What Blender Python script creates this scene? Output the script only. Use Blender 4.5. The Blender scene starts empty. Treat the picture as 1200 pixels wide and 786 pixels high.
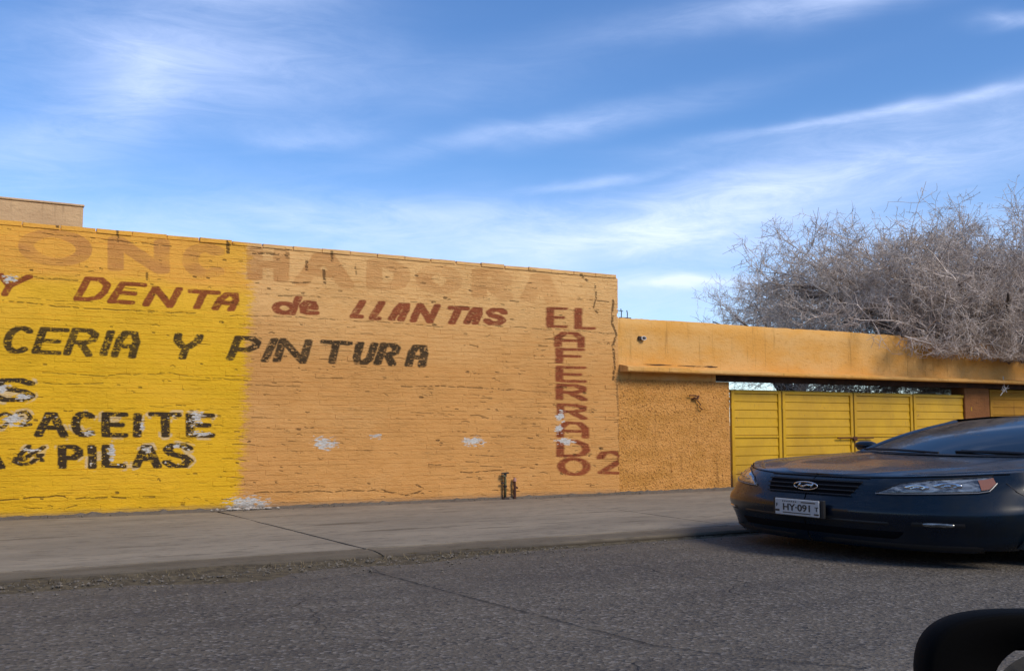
import bpy, math, random
import numpy as np
from mathutils import Vector, Matrix
R = math.radians
sc = bpy.context.scene
COL = sc.collection
rng = np.random.default_rng(7)
random.seed(7)

# ------------------------------------------------------------------ camera
AZ = R(60.0427)            # heading of the view, from +X (the street direction)
PITCH = R(5.0)
EYE = Vector((0, 0, 1.0))
fw = Vector((math.cos(AZ)*math.cos(PITCH), math.sin(AZ)*math.cos(PITCH), math.sin(PITCH)))
cam = bpy.data.cameras.new('camera')
camo = bpy.data.objects.new('camera', cam)
COL.objects.link(camo)
camo.location = EYE
camo.rotation_euler = fw.to_track_quat('-Z', 'Y').to_euler()
cam.sensor_width = 36; cam.lens = 36.0
cam.clip_start = 0.05; cam.clip_end = 3000
sc.camera = camo

# ------------------------------------------------------------------ light
SUN_EL, SUN_ROT = 40.0, 158.0       # sun behind the viewer, veiled: soft shadows
SUN_STR, SKY_STR, EXPO = 2.5, 0.085, 0.32
w = bpy.data.worlds.new('World'); sc.world = w; w.use_nodes = True
nt = w.node_tree; nt.nodes.clear()
def N(nt, t, **kw):
    n = nt.nodes.new(t)
    for k, v in kw.items(): setattr(n, k, v)
    return n
def setv(nt, sock, v):
    if isinstance(v, bpy.types.NodeSocket): nt.links.new(v, sock)
    else: sock.default_value = v
def M(nt, op, a, b=None, c=None, clamp=False):
    n = N(nt, 'ShaderNodeMath', operation=op, use_clamp=clamp)
    setv(nt, n.inputs[0], a)
    if b is not None: setv(nt, n.inputs[1], b)
    if c is not None: setv(nt, n.inputs[2], c)
    return n.outputs[0]
def MIX(nt, f, a, b, bt='MIX'):
    n = N(nt, 'ShaderNodeMix', data_type='RGBA', blend_type=bt)
    setv(nt, n.inputs[0], f)
    for s, v in ((6, a), (7, b)):
        if isinstance(v, (tuple, list)): v = tuple(v)[:3] + (1,)
        setv(nt, n.inputs[s], v)
    return n.outputs[2]
def SS(nt, x, lo, hi, a=0.0, b=1.0):
    n = N(nt, 'ShaderNodeMapRange', interpolation_type='SMOOTHSTEP')
    setv(nt, n.inputs[0], x); n.inputs[1].default_value = lo; n.inputs[2].default_value = hi
    n.inputs[3].default_value = a; n.inputs[4].default_value = b
    if lo > hi: n.inputs[1].default_value = hi; n.inputs[2].default_value = lo; n.inputs[3].default_value = b; n.inputs[4].default_value = a
    return n.outputs[0]
def NOISE(nt, vec, scale, detail=3, rough=0.55, dist=0.0):
    n = N(nt, 'ShaderNodeTexNoise')
    if vec is not None: nt.links.new(vec, n.inputs['Vector'])
    n.inputs['Scale'].default_value = scale; n.inputs['Detail'].default_value = detail
    n.inputs['Roughness'].default_value = rough; n.inputs['Distortion'].default_value = dist
    return n.outputs['Fac']
def MAPV(nt, vec, scale=(1,1,1), loc=(0,0,0), rot=(0,0,0)):
    n = N(nt, 'ShaderNodeMapping'); nt.links.new(vec, n.inputs[0])
    n.inputs[1].default_value = loc; n.inputs[2].default_value = rot; n.inputs[3].default_value = scale
    return n.outputs[0]

sky = N(nt, 'ShaderNodeTexSky', sky_type='NISHITA')
sky.sun_disc = False
sky.sun_elevation = R(SUN_EL); sky.sun_rotation = R(SUN_ROT)
sky.altitude = 1400; sky.air_density = 1.0; sky.dust_density = 0.3; sky.ozone_density = 3.0
tc = N(nt, 'ShaderNodeTexCoord')
# direction -> azimuth right of the street-facing heading, and elevation (radians)
rotd = MAPV(nt, tc.outputs['Generated'], rot=(0, 0, R(90) - AZ))
sep = N(nt, 'ShaderNodeSeparateXYZ'); nt.links.new(rotd, sep.inputs[0])
az = M(nt, 'ARCTAN2', sep.outputs[0], sep.outputs[1])
el = M(nt, 'ARCSINE', sep.outputs[2])
comb = N(nt, 'ShaderNodeCombineXYZ'); nt.links.new(az, comb.inputs[0]); nt.links.new(el, comb.inputs[1])
n1 = NOISE(nt, MAPV(nt, comb.outputs[0], (3.4, 15, 1), rot=(0, 0, R(-7))), 2.6, 9, 0.72, 0.9)
n2 = NOISE(nt, MAPV(nt, comb.outputs[0], (1.3, 5, 1), (3, 1, 0), rot=(0, 0, R(-10))), 3.0, 5, 0.6, 0.9)
warp = NOISE(nt, MAPV(nt, comb.outputs[0], (2.5, 6, 1), (7, 3, 0)), 2.0, 3)
azw = M(nt, 'ADD', az, M(nt, 'MULTIPLY', M(nt, 'SUBTRACT', warp, .5), .10))
elw = M(nt, 'ADD', el, M(nt, 'MULTIPLY', M(nt, 'SUBTRACT', warp, .5), .055))
# cirrus wisps: azimuth, elevation, half length, half width (radians), slope, density
WISPS = [(.335, .395, .19, .017, .10, .50), (.04, .285, .17, .011, .17, .34), (-.19, .275, .06, .011, .06, .30),
         (-.365, .30, .045, .05, .3, .30), (-.31, .335, .15, .06, .1, .42), (-.45, .24, .07, .03, .2, .30),
         (-.34, .40, .15, .013, .0, .30), (.28, .225, .25, .026, .14, .72), (.14, .178, .12, .020, .05, .62),
         (.165, .138, .050, .006, -.02, .95), (.385, .285, .17, .006, .06, .45), (.09, .24, .07, .005, .12, .35),
         (.31, .27, .15, .014, .08, .25), (.47, .35, .03, .008, -.1, .4), (-.22, .175, .34, .045, .0, .40),
         (-.10, .20, .2, .016, .05, .25), (.40, .165, .2, .05, .0, .30), (.12, .12, .3, .03, 0, .30), (-.05, .33, .12, .03, .1, .12)]
dens = None
for a0, e0, ha, he, sl, st in WISPS:
    da = M(nt, 'SUBTRACT', azw, a0)
    de = M(nt, 'SUBTRACT', M(nt, 'SUBTRACT', elw, e0), M(nt, 'MULTIPLY', da, sl))
    q = M(nt, 'ADD', M(nt, 'POWER', M(nt, 'ABSOLUTE', M(nt, 'DIVIDE', da, ha)), 2.0), M(nt, 'POWER', M(nt, 'ABSOLUTE', M(nt, 'DIVIDE', de, he)), 2.0))
    g = M(nt, 'MULTIPLY', M(nt, 'EXPONENT', M(nt, 'MULTIPLY', q, -1.0)), st)
    dens = g if dens is None else M(nt, 'ADD', dens, g)
tex = M(nt, 'ADD', .30, M(nt, 'ADD', M(nt, 'MULTIPLY', SS(nt, n1, .25, .75), .50), M(nt, 'MULTIPLY', SS(nt, n2, .25, .75), .40)))
# the same thin cirrus goes on over the rest of the sky
away = SS(nt, M(nt, 'ABSOLUTE', az), .55, .9)
high = SS(nt, el, .45, .7)
rest = M(nt, 'MULTIPLY', M(nt, 'MAXIMUM', away, high), M(nt, 'MULTIPLY', SS(nt, n2, .45, .75), .5))
fac = M(nt, 'ADD', M(nt, 'MULTIPLY', dens, tex), rest, clamp=True)
fac = M(nt, 'ADD', fac, M(nt, 'ADD', .04, SS(nt, el, .26, .05, 0, .14)), clamp=True)
hs = N(nt, 'ShaderNodeHueSaturation'); nt.links.new(sky.outputs[0], hs.inputs['Color'])
hs.inputs['Saturation'].default_value = 1.24; hs.inputs['Value'].default_value = 1.66; hs.inputs['Hue'].default_value = .505
skyc = MIX(nt, fac, hs.outputs[0], (8.3, 9.6, 13.2))
bg = N(nt, 'ShaderNodeBackground'); nt.links.new(skyc, bg.inputs[0]); bg.inputs[1].default_value = SKY_STR
wo = N(nt, 'ShaderNodeOutputWorld'); nt.links.new(bg.outputs[0], wo.inputs[0])

sl = bpy.data.lights.new('sun', 'SUN'); sl.energy = SUN_STR; sl.angle = R(22); sl.color = (1.0, .89, .74)
so = bpy.data.objects.new('sun', sl); COL.objects.link(so)
sd = Vector((math.sin(R(SUN_ROT))*math.cos(R(SUN_EL)), math.cos(R(SUN_ROT))*math.cos(R(SUN_EL)), math.sin(R(SUN_EL))))
so.rotation_euler = sd.to_track_quat('Z', 'Y').to_euler()
sc.view_settings.view_transform = 'Standard'; sc.view_settings.look = 'None'
sc.view_settings.exposure = EXPO; sc.view_settings.gamma = 1.0
sc.view_settings.use_curve_mapping = False

# ------------------------------------------------------------------ helpers
def link_mesh(name, verts, faces, mat, parent=None, smooth=False, mats=None, fmat=None):
    me = bpy.data.meshes.new(name)
    me.from_pydata([tuple(v) for v in verts], [], [tuple(f) for f in faces])
    if mats:
        for m in mats: me.materials.append(m)
        if fmat is not None: me.polygons.foreach_set('material_index', fmat)
    elif mat: me.materials.append(mat)
    if smooth: me.polygons.foreach_set('use_smooth', [True]*len(me.polygons))
    me.update()
    o = bpy.data.objects.new(name, me); COL.objects.link(o)
    if parent is not None: o.parent = parent
    return o
def tag(o, label=None, cat=None, group=None, kind=None):
    if label: o['label'] = label
    if cat: o['category'] = cat
    if group: o['group'] = group
    if kind: o['kind'] = kind
    return o
def empty(name, loc=(0, 0, 0), rz=0):
    o = bpy.data.objects.new(name, None); COL.objects.link(o)
    o.location = loc; o.rotation_euler = (0, 0, rz); o.empty_display_size = .2
    return o
class MB:
    def __init__(s): s.v = []; s.f = []
    def add(s, v, f):
        b = len(s.v); s.v += [tuple(p) for p in v]; s.f += [tuple(i+b for i in q) for q in f]
    def box(s, x0, x1, y0, y1, z0, z1, b=0.0):
        if b <= 0:
            s.add([(x, y, z) for z in (z0, z1) for y in (y0, y1) for x in (x0, x1)],
                  [(0,2,3,1),(4,5,7,6),(0,1,5,4),(2,6,7,3),(0,4,6,2),(1,3,7,5)]); return
        P = []; idx = {}
        cs = ((x0, x1), (y0, y1), (z0, z1))
        for i in range(8):
            sg = [(i >> k) & 1 for k in range(3)]
            for ax in range(3):
                p = [cs[k][sg[k]] + (b if sg[k] == 0 else -b)*(0 if k == ax else 1) for k in range(3)]
                idx[(i, ax)] = len(P); P.append(p)
        F = []
        for ax in range(3):
            a, c = [k for k in range(3) if k != ax]
            for sgn in (0, 1):
                q = [(sgn << ax) | (u << a) | (v << c) for u, v in ((0,0),(1,0),(1,1),(0,1))]
                if (sgn == 0) == (ax != 1): q = q[::-1]
                F.append(tuple(idx[(i, ax)] for i in q))
        for ax in range(3):
            a, c = [k for k in range(3) if k != ax]
            for u in (0, 1):
                for v in (0, 1):
                    i = (u << a) | (v << c); j = i | (1 << ax)
                    F.append((idx[(i, a)], idx[(j, a)], idx[(j, c)], idx[(i, c)]))
        for i in range(8): F.append((idx[(i, 0)], idx[(i, 1)], idx[(i, 2)]))
        s.add(P, F)
    def tube(s, pts, r, n=8, cap=True):
        pts = [Vector(p) for p in pts]; rs = r if isinstance(r, (list, tuple)) else [r]*len(pts)
        V = []; F = []
        for i, p in enumerate(pts):
            t = (pts[min(i+1, len(pts)-1)] - pts[max(i-1, 0)]).normalized()
            a = t.cross(Vector((0, 0, 1)) if abs(t.z) < .9 else Vector((1, 0, 0))).normalized(); b = t.cross(a)
            for k in range(n):
                an = 2*math.pi*k/n
                V.append(p + (a*math.cos(an) + b*math.sin(an))*rs[i])
        for i in range(len(pts)-1):
            for k in range(n):
                F.append((i*n+k, i*n+(k+1) % n, (i+1)*n+(k+1) % n, (i+1)*n+k))
        if cap: F.append(tuple(range(n))[::-1]); F.append(tuple((len(pts)-1)*n+k for k in range(n)))
        s.add(V, F)
    def grid(s, G, flip=False):
        n, m = len(G), len(G[0]); V = [p for row in G for p in row]; F = []
        for i in range(n-1):
            for j in range(m-1):
                q = (i*m+j, i*m+j+1, (i+1)*m+j+1, (i+1)*m+j)
                F.append(q[::-1] if flip else q)
        s.add(V, F)
    def build(s, name, mat, parent=None, smooth=False): return link_mesh(name, s.v, s.f, mat, parent, smooth)

def material(name, col=(.5,.5,.5), rough=.6, metal=0., spec=.5, coat=0.):
    m = bpy.data.materials.new(name); m.use_nodes = True
    b = m.node_tree.nodes['Principled BSDF']
    b.inputs['Base Color'].default_value = (*col, 1); b.inputs['Roughness'].default_value = rough
    b.inputs['Metallic'].default_value = metal; b.inputs['Specular IOR Level'].default_value = spec
    b.inputs['Coat Weight'].default_value = coat
    return m, m.node_tree, b
def bump(nt, b, h, dist, strength=1.0):
    n = N(nt, 'ShaderNodeBump'); nt.links.new(h, n.inputs['Height'])
    n.inputs['Distance'].default_value = dist; n.inputs['Strength'].default_value = strength
    nt.links.new(n.outputs[0], b.inputs['Normal'])
def POS(nt): return N(nt, 'ShaderNodeNewGeometry').outputs['Position']
def speckle(name, c1, c2, scale, rough=.85, bd=.002, bs=None, stretch=(1,1,1), metal=0., detail=4, spec=.3):
    m, t, b = material(name, c1, rough, metal, spec)
    p = MAPV(t, POS(t), stretch)
    n = NOISE(t, p, scale, detail)
    t.links.new(MIX(t, SS(t, n, .35, .65), c1, c2), b.inputs['Base Color'])
    bump(t, b, NOISE(t, p, bs or scale*3, 3), bd)
    return m

# ------------------------------------------------------------------ ruler: picture pixel (1200 wide) -> a point on a real plane, used to lay out sizes once
_f = np.array(fw); _r = np.array([math.sin(AZ), -math.cos(AZ), 0.]); _u = np.cross(_r, _f)
def at(px, py, ax, val):
    d = _f + _r*(px-600)/1200. - _u*(py-393)/1200.
    return np.array(EYE) + d*((val - EYE[ax])/d[ax])
def topx(X, Z, Y):
    dx, dy, dz = X, Y, Z-1.0
    z = dx*_f[0]+dy*_f[1]+dz*_f[2]
    return 600+1200*(dx*_r[0]+dy*_r[1]+dz*_r[2])/z, 393-1200*(dx*_u[0]+dy*_u[1]+dz*_u[2])/z

D = 11.685                 # plane of the painted facade
SW = 0.05                  # sidewalk height
KY = 7.2                   # kerb line

# ------------------------------------------------------------------ hand painted lettering, brushed into a mask that lives on the wall plane
WX0, WX1, WZ0, WZ1 = 0.4, 9.4, 0.0, 3.2
TW, TH = 3000, 1066
gx = WX0 + (np.arange(TW)+.5)/TW*(WX1-WX0); gz = WZ0 + (np.arange(TH)+.5)/TH*(WZ1-WZ0)
GX, GZ = np.meshgrid(gx, gz)
PX, PY = topx(GX, GZ, D)
def vnoise(sx, sy, seed, oct=3):
    r = np.random.default_rng(seed); out = np.zeros((TH, TW)); amp = 1; tot = 0
    for o in range(oct):
        nx, ny = int(9*1/sx*2**o)+2, int(3.2*1/sy*2**o)+2
        g = r.random((ny, nx)); X = np.linspace(0, nx-1.001, TW); Y = np.linspace(0, ny-1.001, TH)
        xi = X.astype(int); yi = Y.astype(int); fx = X-xi; fy = Y-yi; fx = fx*fx*(3-2*fx); fy = fy*fy*(3-2*fy)
        a = g[np.ix_(yi, xi)]; b_ = g[np.ix_(yi, xi+1)]; c = g[np.ix_(yi+1, xi)]; d = g[np.ix_(yi+1, xi+1)]
        out += amp*((a*(1-fx)+b_*fx)*(1-fy[:, None])+(c*(1-fx)+d*fx)*fy[:, None]); tot += amp; amp *= .55
    return out/tot
wob = vnoise(.12, .06, 1)-.5; wob2 = vnoise(.10, .05, 2)-.5
PXw = PX + wob*1.5; PYw = PY + wob2*.8
ASP = 1.50
def stroke(layer, pts, th, val=1.0, soft=.9, clean=False, asp=1.5):
    ASP = asp
    pts = np.array(pts, float)
    x0, y0 = pts.min(0)-th*ASP-8; x1, y1 = pts.max(0)+th*ASP+8
    cols = np.where((PX[500] > x0) & (PX[500] < x1))[0]
    if len(cols) == 0: return
    c0, c1 = max(cols[0]-20, 0), min(cols[-1]+20, TW)
    sub = PY[:, (c0+c1)//2]; rows = np.where((sub > y0-12) & (sub < y1+12))[0]
    if len(rows) == 0: return
    r0, r1 = rows[0], rows[-1]+1
    X = (PX if clean else PXw)[r0:r1, c0:c1]/ASP; Y = (PY if clean else PYw)[r0:r1, c0:c1]
    d = np.full(X.shape, 1e9)
    for (ax, ay), (bx, by) in zip(pts[:-1], pts[1:]):
        ax, bx = ax/ASP, bx/ASP
        vx, vy = bx-ax, by-ay; L = vx*vx+vy*vy+1e-9
        t = np.clip(((X-ax)*vx+(Y-ay)*vy)/L, 0, 1)
        dx_, dy_ = np.abs(X-ax-t*vx), np.abs(Y-ay-t*vy); d = np.minimum(d, (dx_**3.2+dy_**3.2)**(1/3.2))   # flat brush
    m = np.clip((th/2-d)/soft+.5, 0, 1)*val
    layer[r0:r1, c0:c1] = np.maximum(layer[r0:r1, c0:c1], m)
def arc(cx, cy, rx, ry, a0, a1, n=14):
    return [(cx+rx*math.cos(R(a0+(a1-a0)*i/n)), cy+ry*math.sin(R(a0+(a1-a0)*i/n))) for i in range(n+1)]
# strokes in a unit box, x right, y up
G = {
 'A': [[(0,0),(.42,1),(.58,1),(1,0)], [(.2,.36),(.8,.36)]],
 'a': [[(0,0),(.02,.65),(.25,1),(.75,1),(.98,.65),(1,0)], [(.02,.42),(.98,.42)]],
 'B': [[(0,0),(0,1),(.7,1),(.95,.78),(.7,.52),(0,.52)], [(.7,.52),(1,.25),(.7,0),(0,0)]],
 'C': [arc(.55,.5,.52,.5,48,312)],
 'D': [[(0,0),(0,1),(.55,1),(.95,.75),(1,.4),(.85,.12),(.5,0),(0,0)]],
 'E': [[(1,1),(0,1),(0,0),(1,0)], [(0,.5),(.8,.5)]],
 'F': [[(1,1),(0,1),(0,0)], [(0,.48),(.85,.48)]],
 'H': [[(0,0),(0,1)], [(1,0),(1,1)], [(0,.5),(1,.5)]],
 'I': [[(.5,0),(.5,1)]],
 'L': [[(0,1),(0,0),(1,0)]],
 'N': [[(0,0),(0,1),(1,0),(1,1)]],
 'O': [arc(.5,.5,.5,.5,0,360,28)],
 'P': [[(0,0),(0,1),(.65,1),(.97,.82),(.97,.62),(.65,.45),(0,.45)]],
 'R': [[(0,0),(0,1),(.65,1),(.97,.85),(.95,.62),(.6,.48),(0,.48)], [(.45,.48),(1,0)]],
 'S': [[(.97,.85),(.7,1),(.25,.98),(.04,.78),(.22,.57),(.75,.45),(.98,.24),(.75,.02),(.25,0),(0,.16)]],
 'T': [[(0,1),(1,1)], [(.5,1),(.5,0)]],
 'U': [[(0,1),(.02,.25),(.25,0),(.7,0),(.97,.25),(1,1)]],
 'Y': [[(0,1),(.02,.72),(.3,.5),(.62,.5),(.95,.75),(1,1)], [(.48,.5),(.42,0)]],
 'y': [[(0,1),(.45,.45),(1,1)], [(.45,.45),(.4,0)]],
 'd': [arc(.38,.3,.38,.3,0,360,20), [(1,1),(.78,.35),(.72,0)]],
 'e': [[(.15,.5),(.95,.5),(.8,.95),(.35,1),(0,.6),(.1,.12),(.5,0),(1,.05)]],
 '2': [[(0,.72),(.15,.95),(.55,1),(.92,.85),(.92,.62),(.5,.35),(.05,.03),(1,.03)]],
 '&': [[(1,.95),(.25,.25),(.05,.35),(0,.15),(.25,0),(.55,.1),(.95,.55)], [(.45,.9),(.95,.25)], [(.5,1),(.2,.55),(.15,.3)]],
}
def letter(layer, ch, x0, y0, x1, y1, th, shear=0., slope=.085, val=1.0, asp=1.9):
    ASP = asp
    """box in facade-view units; slope = fall of the row's baseline towards the right"""
    sh = shear*.62*(y1-y0); hx = th*ASP*.45; hy = th*.45
    bx0, bx1 = x0+hx, x1-hx-sh
    if bx1 < bx0+2: bx0 = bx1 = (bx0+bx1)/2
    for st in G[ch]:
        stroke(layer, [(bx0+u*(bx1-bx0)+v*sh, (y1-hy)-v*((y1-y0)-2*hy)+slope*(u-.5)*(bx1-bx0)) for u, v in st], th, val, .9, False, asp)
RED = np.zeros((TH, TW)); BLK = np.zeros((TH, TW)); GHO = np.zeros((TH, TW)); WHI = np.zeros((TH, TW)); CRK = np.zeros((TH, TW))
for ch, x0, y0, x1, y1 in [('O',22,270,107,311),('N',127,279,198,319),('C',213,286,266,325),('H',290,291,338,329),('A',345,297,414,336),
                           ('D',430,305,480,340),('O',488,311,541,344),('R',553,316,600,350),('A',610,321,656,354)]:
    letter(GHO, ch, x0, y0, x1, y1, 9, 0, .07, 1.0, 2.1)
for ch, x0, y0, x1, y1, s in [('y',-12,321,38,347,.5),('D',86,325,134,353,.75),('E',126,331,172,356,.9),('N',167,336,214,360,.75),('T',212,340,258,362,.6),
                           ('a',248,343,284,364,.7),('d',319,346,354,369,0),('e',350,352,374,369,0),('L',410,352,436,373,.8),('L',432,353,458,375,.8),
                           ('a',455,355,483,376,.7),('N',480,356,516,378,.6),('T',517,359,550,380,.6),('a',543,360,568,380,.6),('S',566,361,596,381,.3)]:
    letter(RED, ch, x0, y0, x1, y1, 4.9, s, .06, 1.0, 1.85)
for ch, x0, y0, x1, y1 in [('E',640,360,665,384),('L',673,361,698,386),('a',649,389,685,407),('F',651,408,685,426),('E',651,429,687,448),
                           ('R',651,450,688,469),('R',652,473,688,491),('a',652,494,690,513),('D',652,515,691,535.5),('O',653,536,692,557),('2',699,528,734,556)]:
    letter(RED, ch, x0, y0, x1, y1, 3.3, 0, .03, 1.0, 2.9)
for ch, x0, y0, x1, y1, s in [('O',-38,380,-6,412,.3),('C',0,382,42,414,.4),('E',37,384,81,415,.5),('R',74,385,118,417,.5),('I',114,387,137,417,.45),('a',130,388,167,419,.4),
                           ('Y',199,391,238,421,.3),('P',265,394,308,423,.55),('I',302,396,330,424,.65),('N',320,397,366,425,.4),('T',370,399,413,426,.3),
                           ('U',411,401,443,427,.4),('R',438,402,471,428,.45),('a',474,404,504,430,.35)]:
    letter(BLK, ch, x0, y0, x1, y1, 5.0, s, .06, 1.0, 1.95)
for ch, x0, y0, x1, y1 in [('S',-10,443,42,471),('A',40,483,80,512),('C',83,482,113,512),('E',119,483,150,512),('I',152,484,170,512),('T',174,483,213,512),('E',218,484,252,512),
                           ('&',14,521,54,546),('P',68,521,98,549),('I',100,521,116,549),('L',119,521,148,548),('A',155,521,189,548),('S',190,519,227,548),('A',-34,520,6,549)]:
    letter(BLK, ch, x0, y0, x1, y1, 3.4 if ch == '&' else 5.4, 0, .02, 1.0, 2.0)
for p in ([(-4,488),(6,484),(16,488),(4,500),(-6,502)], [(20,484),(30,482),(36,489),(24,499),(36,497)], [(10,496),(26,488)]): stroke(BLK, p, 3.2)
for x, y, a, b in [(380,519,13,6.5),(440,511,7,3),(555,517,11,5),(657,487,5,6),(655,503,5,5),(662,517,10,3.5),(18,492,12,6),(231,489,7,6),(131,530,4,9),
                   (172,526,6,4),(207,523,8,2.5),(4,455,7,5),(28,465,8,4),(288,590,22,8),(235,508,10,3),(34,527,8,2.5),(12,327,8,4),(103,508,6,3),(166,500,2.5,6)]:
    d = np.hypot((PXw-x)/a, (PYw-y)/b) + (vnoise(.045, .012, int(x), 4)-.5)*2.6
    WHI = np.maximum(WHI, np.clip((1.0-d)/.25, 0, 1))
flake = vnoise(.07, .035, 11, 4)
near = np.clip((BLK > .9)*1.0, 0, 1)
WHI = np.maximum(WHI, near*np.clip((flake-.77)/.04, 0, 1)*(PY > 436))
halo = np.zeros((TH, TW))
for dy, dx in ((-9, 0), (7, 0), (0, -9), (0, 8), (9, 5)): halo = np.maximum(halo, np.roll(np.roll(BLK, dy, 0), dx, 1))
WHI = np.maximum(WHI, np.clip(halo-BLK, 0, 1)*(PY > 436)*np.clip((vnoise(.16, .1, 12, 2)-.58)/.1, 0, 1)*.45)
chip = np.clip((vnoise(.05, .022, 13, 4)-.68)/.03, 0, 1)
chip2 = np.clip((vnoise(.03, .012, 14, 3)-.70)/.03, 0, 1)
RED *= (1-chip*.3)*(1-chip2*.3); BLK *= (1-.8*np.maximum(chip*.6, chip2))*(1-WHI); RED *= (1-WHI)
BLK *= np.where(PY < 436, .95+.3*(vnoise(.2, .1, 15)-.4), 1); BLK = np.clip(BLK, 0, 1)
GHO *= np.clip(.35+1.1*(vnoise(.35, .12, 16)-.15), 0, 1)*np.clip(1.2-PX/1100., 0.5, 1)
def crack(pts, th, val=1.0): 
    j = []
    for (ax, ay), (bx, by) in zip(pts[:-1], pts[1:]):
        n = max(int(math.hypot(bx-ax, by-ay)/9), 1)
        for k in range(n): j.append((ax+(bx-ax)*k/n, ay+(by-ay)*k/n + rng.normal(0, .5)))
    j.append(pts[-1]); stroke(CRK, j, th, val, .8)
for p, t, v in [([(0,352),(75,360),(150,364),(200,367),(230,367)],1.2,.7),([(20,349),(70,353),(120,355)],1.0,.45),([(270,370),(330,371),(400,375),(470,379),(520,383)],1.0,.6),
                ([(560,381),(640,386),(720,391)],1.0,.6),([(300,345),(340,346),(420,350)],1.0,.35),([(40,325),(90,329)],1.6,.6),([(266,282),(267,296)],2.6,1),([(297,297),(318,298),(336,300)],1.8,1),
                ([(336,290),(337,302)],3,.5),([(359,306),(359,316)],2.2,.9),([(379,318),(380,332)],2.2,.9),([(343,332),(363,331)],1.4,.7),([(416,310),(417,322)],1.2,.6),
                ([(137,268),(138,283)],1.8,.9),([(66,260),(67,266)],3.0,1),([(105,279),(150,284),(200,289)],1.1,.75),([(55,275),(90,278)],1,.7),([(172,320),(172,328)],1.6,.8),
                ([(0,586),(75,581),(77,584),(120,583),(180,582)],1.5,.85),([(20,595),(75,596),(90,592)],1.3,.6),([(0,505),(30,504)],1,.3),([(298,577),(380,576),(450,574)],1.3,.7),
                ([(440,575),(475,580),(490,577),(495,572),(488,568)],1.6,.8),([(470,453),(530,453),(600,457)],1.2,.75),([(290,451),(350,453)],1,.5),([(40,449),(80,450),(120,449)],1.2,.6),
                ([(50,436),(110,440),(200,438),(250,444),(290,446)],1.2,.55),([(540,554),(590,551)],1.3,.8),([(697,334),(698,350),(695,362),(700,367)],1.3,.85),([(680,322),(682,326),(690,330)],2.0,.9),
                ([(718,352),(717,380),(722,392),(718,405),(720,430),(718,445)],1.7,.95),([(722,445),(724,480),(726,530),(727,575)],1.6,.6),([(530,289),(530,296)],1.8,.8),([(388,296),(389,306)],2,.8),
                ([(700,353),(712,354)],1.2,.8),([(560,455),(600,456),(645,461)],1,.5),([(595,489),(640,491)],1,.5),([(575,513),(600,512)],1.4,.5)]:
    crack(p, t, v)
for k in range(620):   # short open joints and chips, mostly along the courses
    x, z = rng.uniform(WX0, 8.4), rng.uniform(.1, 3.08)
    px, py = topx(x, z, D); L = rng.exponential(6)+2
    if (2.2 < z < 2.5 or (x < 3.2 and z > 1.2)) and rng.random() < .65: continue
    stroke(CRK, [(px, py), (px+L*.5, py+rng.normal(0, .6)), (px+L, py+.06*L+rng.normal(0, .4))], rng.uniform(.5, 1.15), rng.uniform(.2, .8), .7)
for k in range(150):
    x, z = rng.uniform(WX0, 8.4), rng.uniform(.1, 3.08); px, py = topx(x, z, D)
    stroke(CRK, [(px, py), (px+1.5, py+.3)], rng.uniform(1.2, 2.6), rng.uniform(.3, .9), .8)
CRK *= np.clip((vnoise(.045, .02, 31, 3)-.36)/.12, .0, 1)
def make_image(name, r, g, b):
    im = bpy.data.images.new(name, TW, TH, alpha=False, float_buffer=False)
    im.colorspace_settings.name = 'Non-Color'
    a = np.ones((r.shape[0], r.shape[1], 4), dtype=np.float32); a[..., 0] = r; a[..., 1] = g; a[..., 2] = b
    im.pixels.foreach_set(a.ravel()); im.update(); im.pack()
    return im
IM1 = make_image('lettering_masks', RED, BLK, GHO); IM2 = make_image('wear_masks', WHI, CRK, vnoise(.5, .25, 21, 4))

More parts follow.
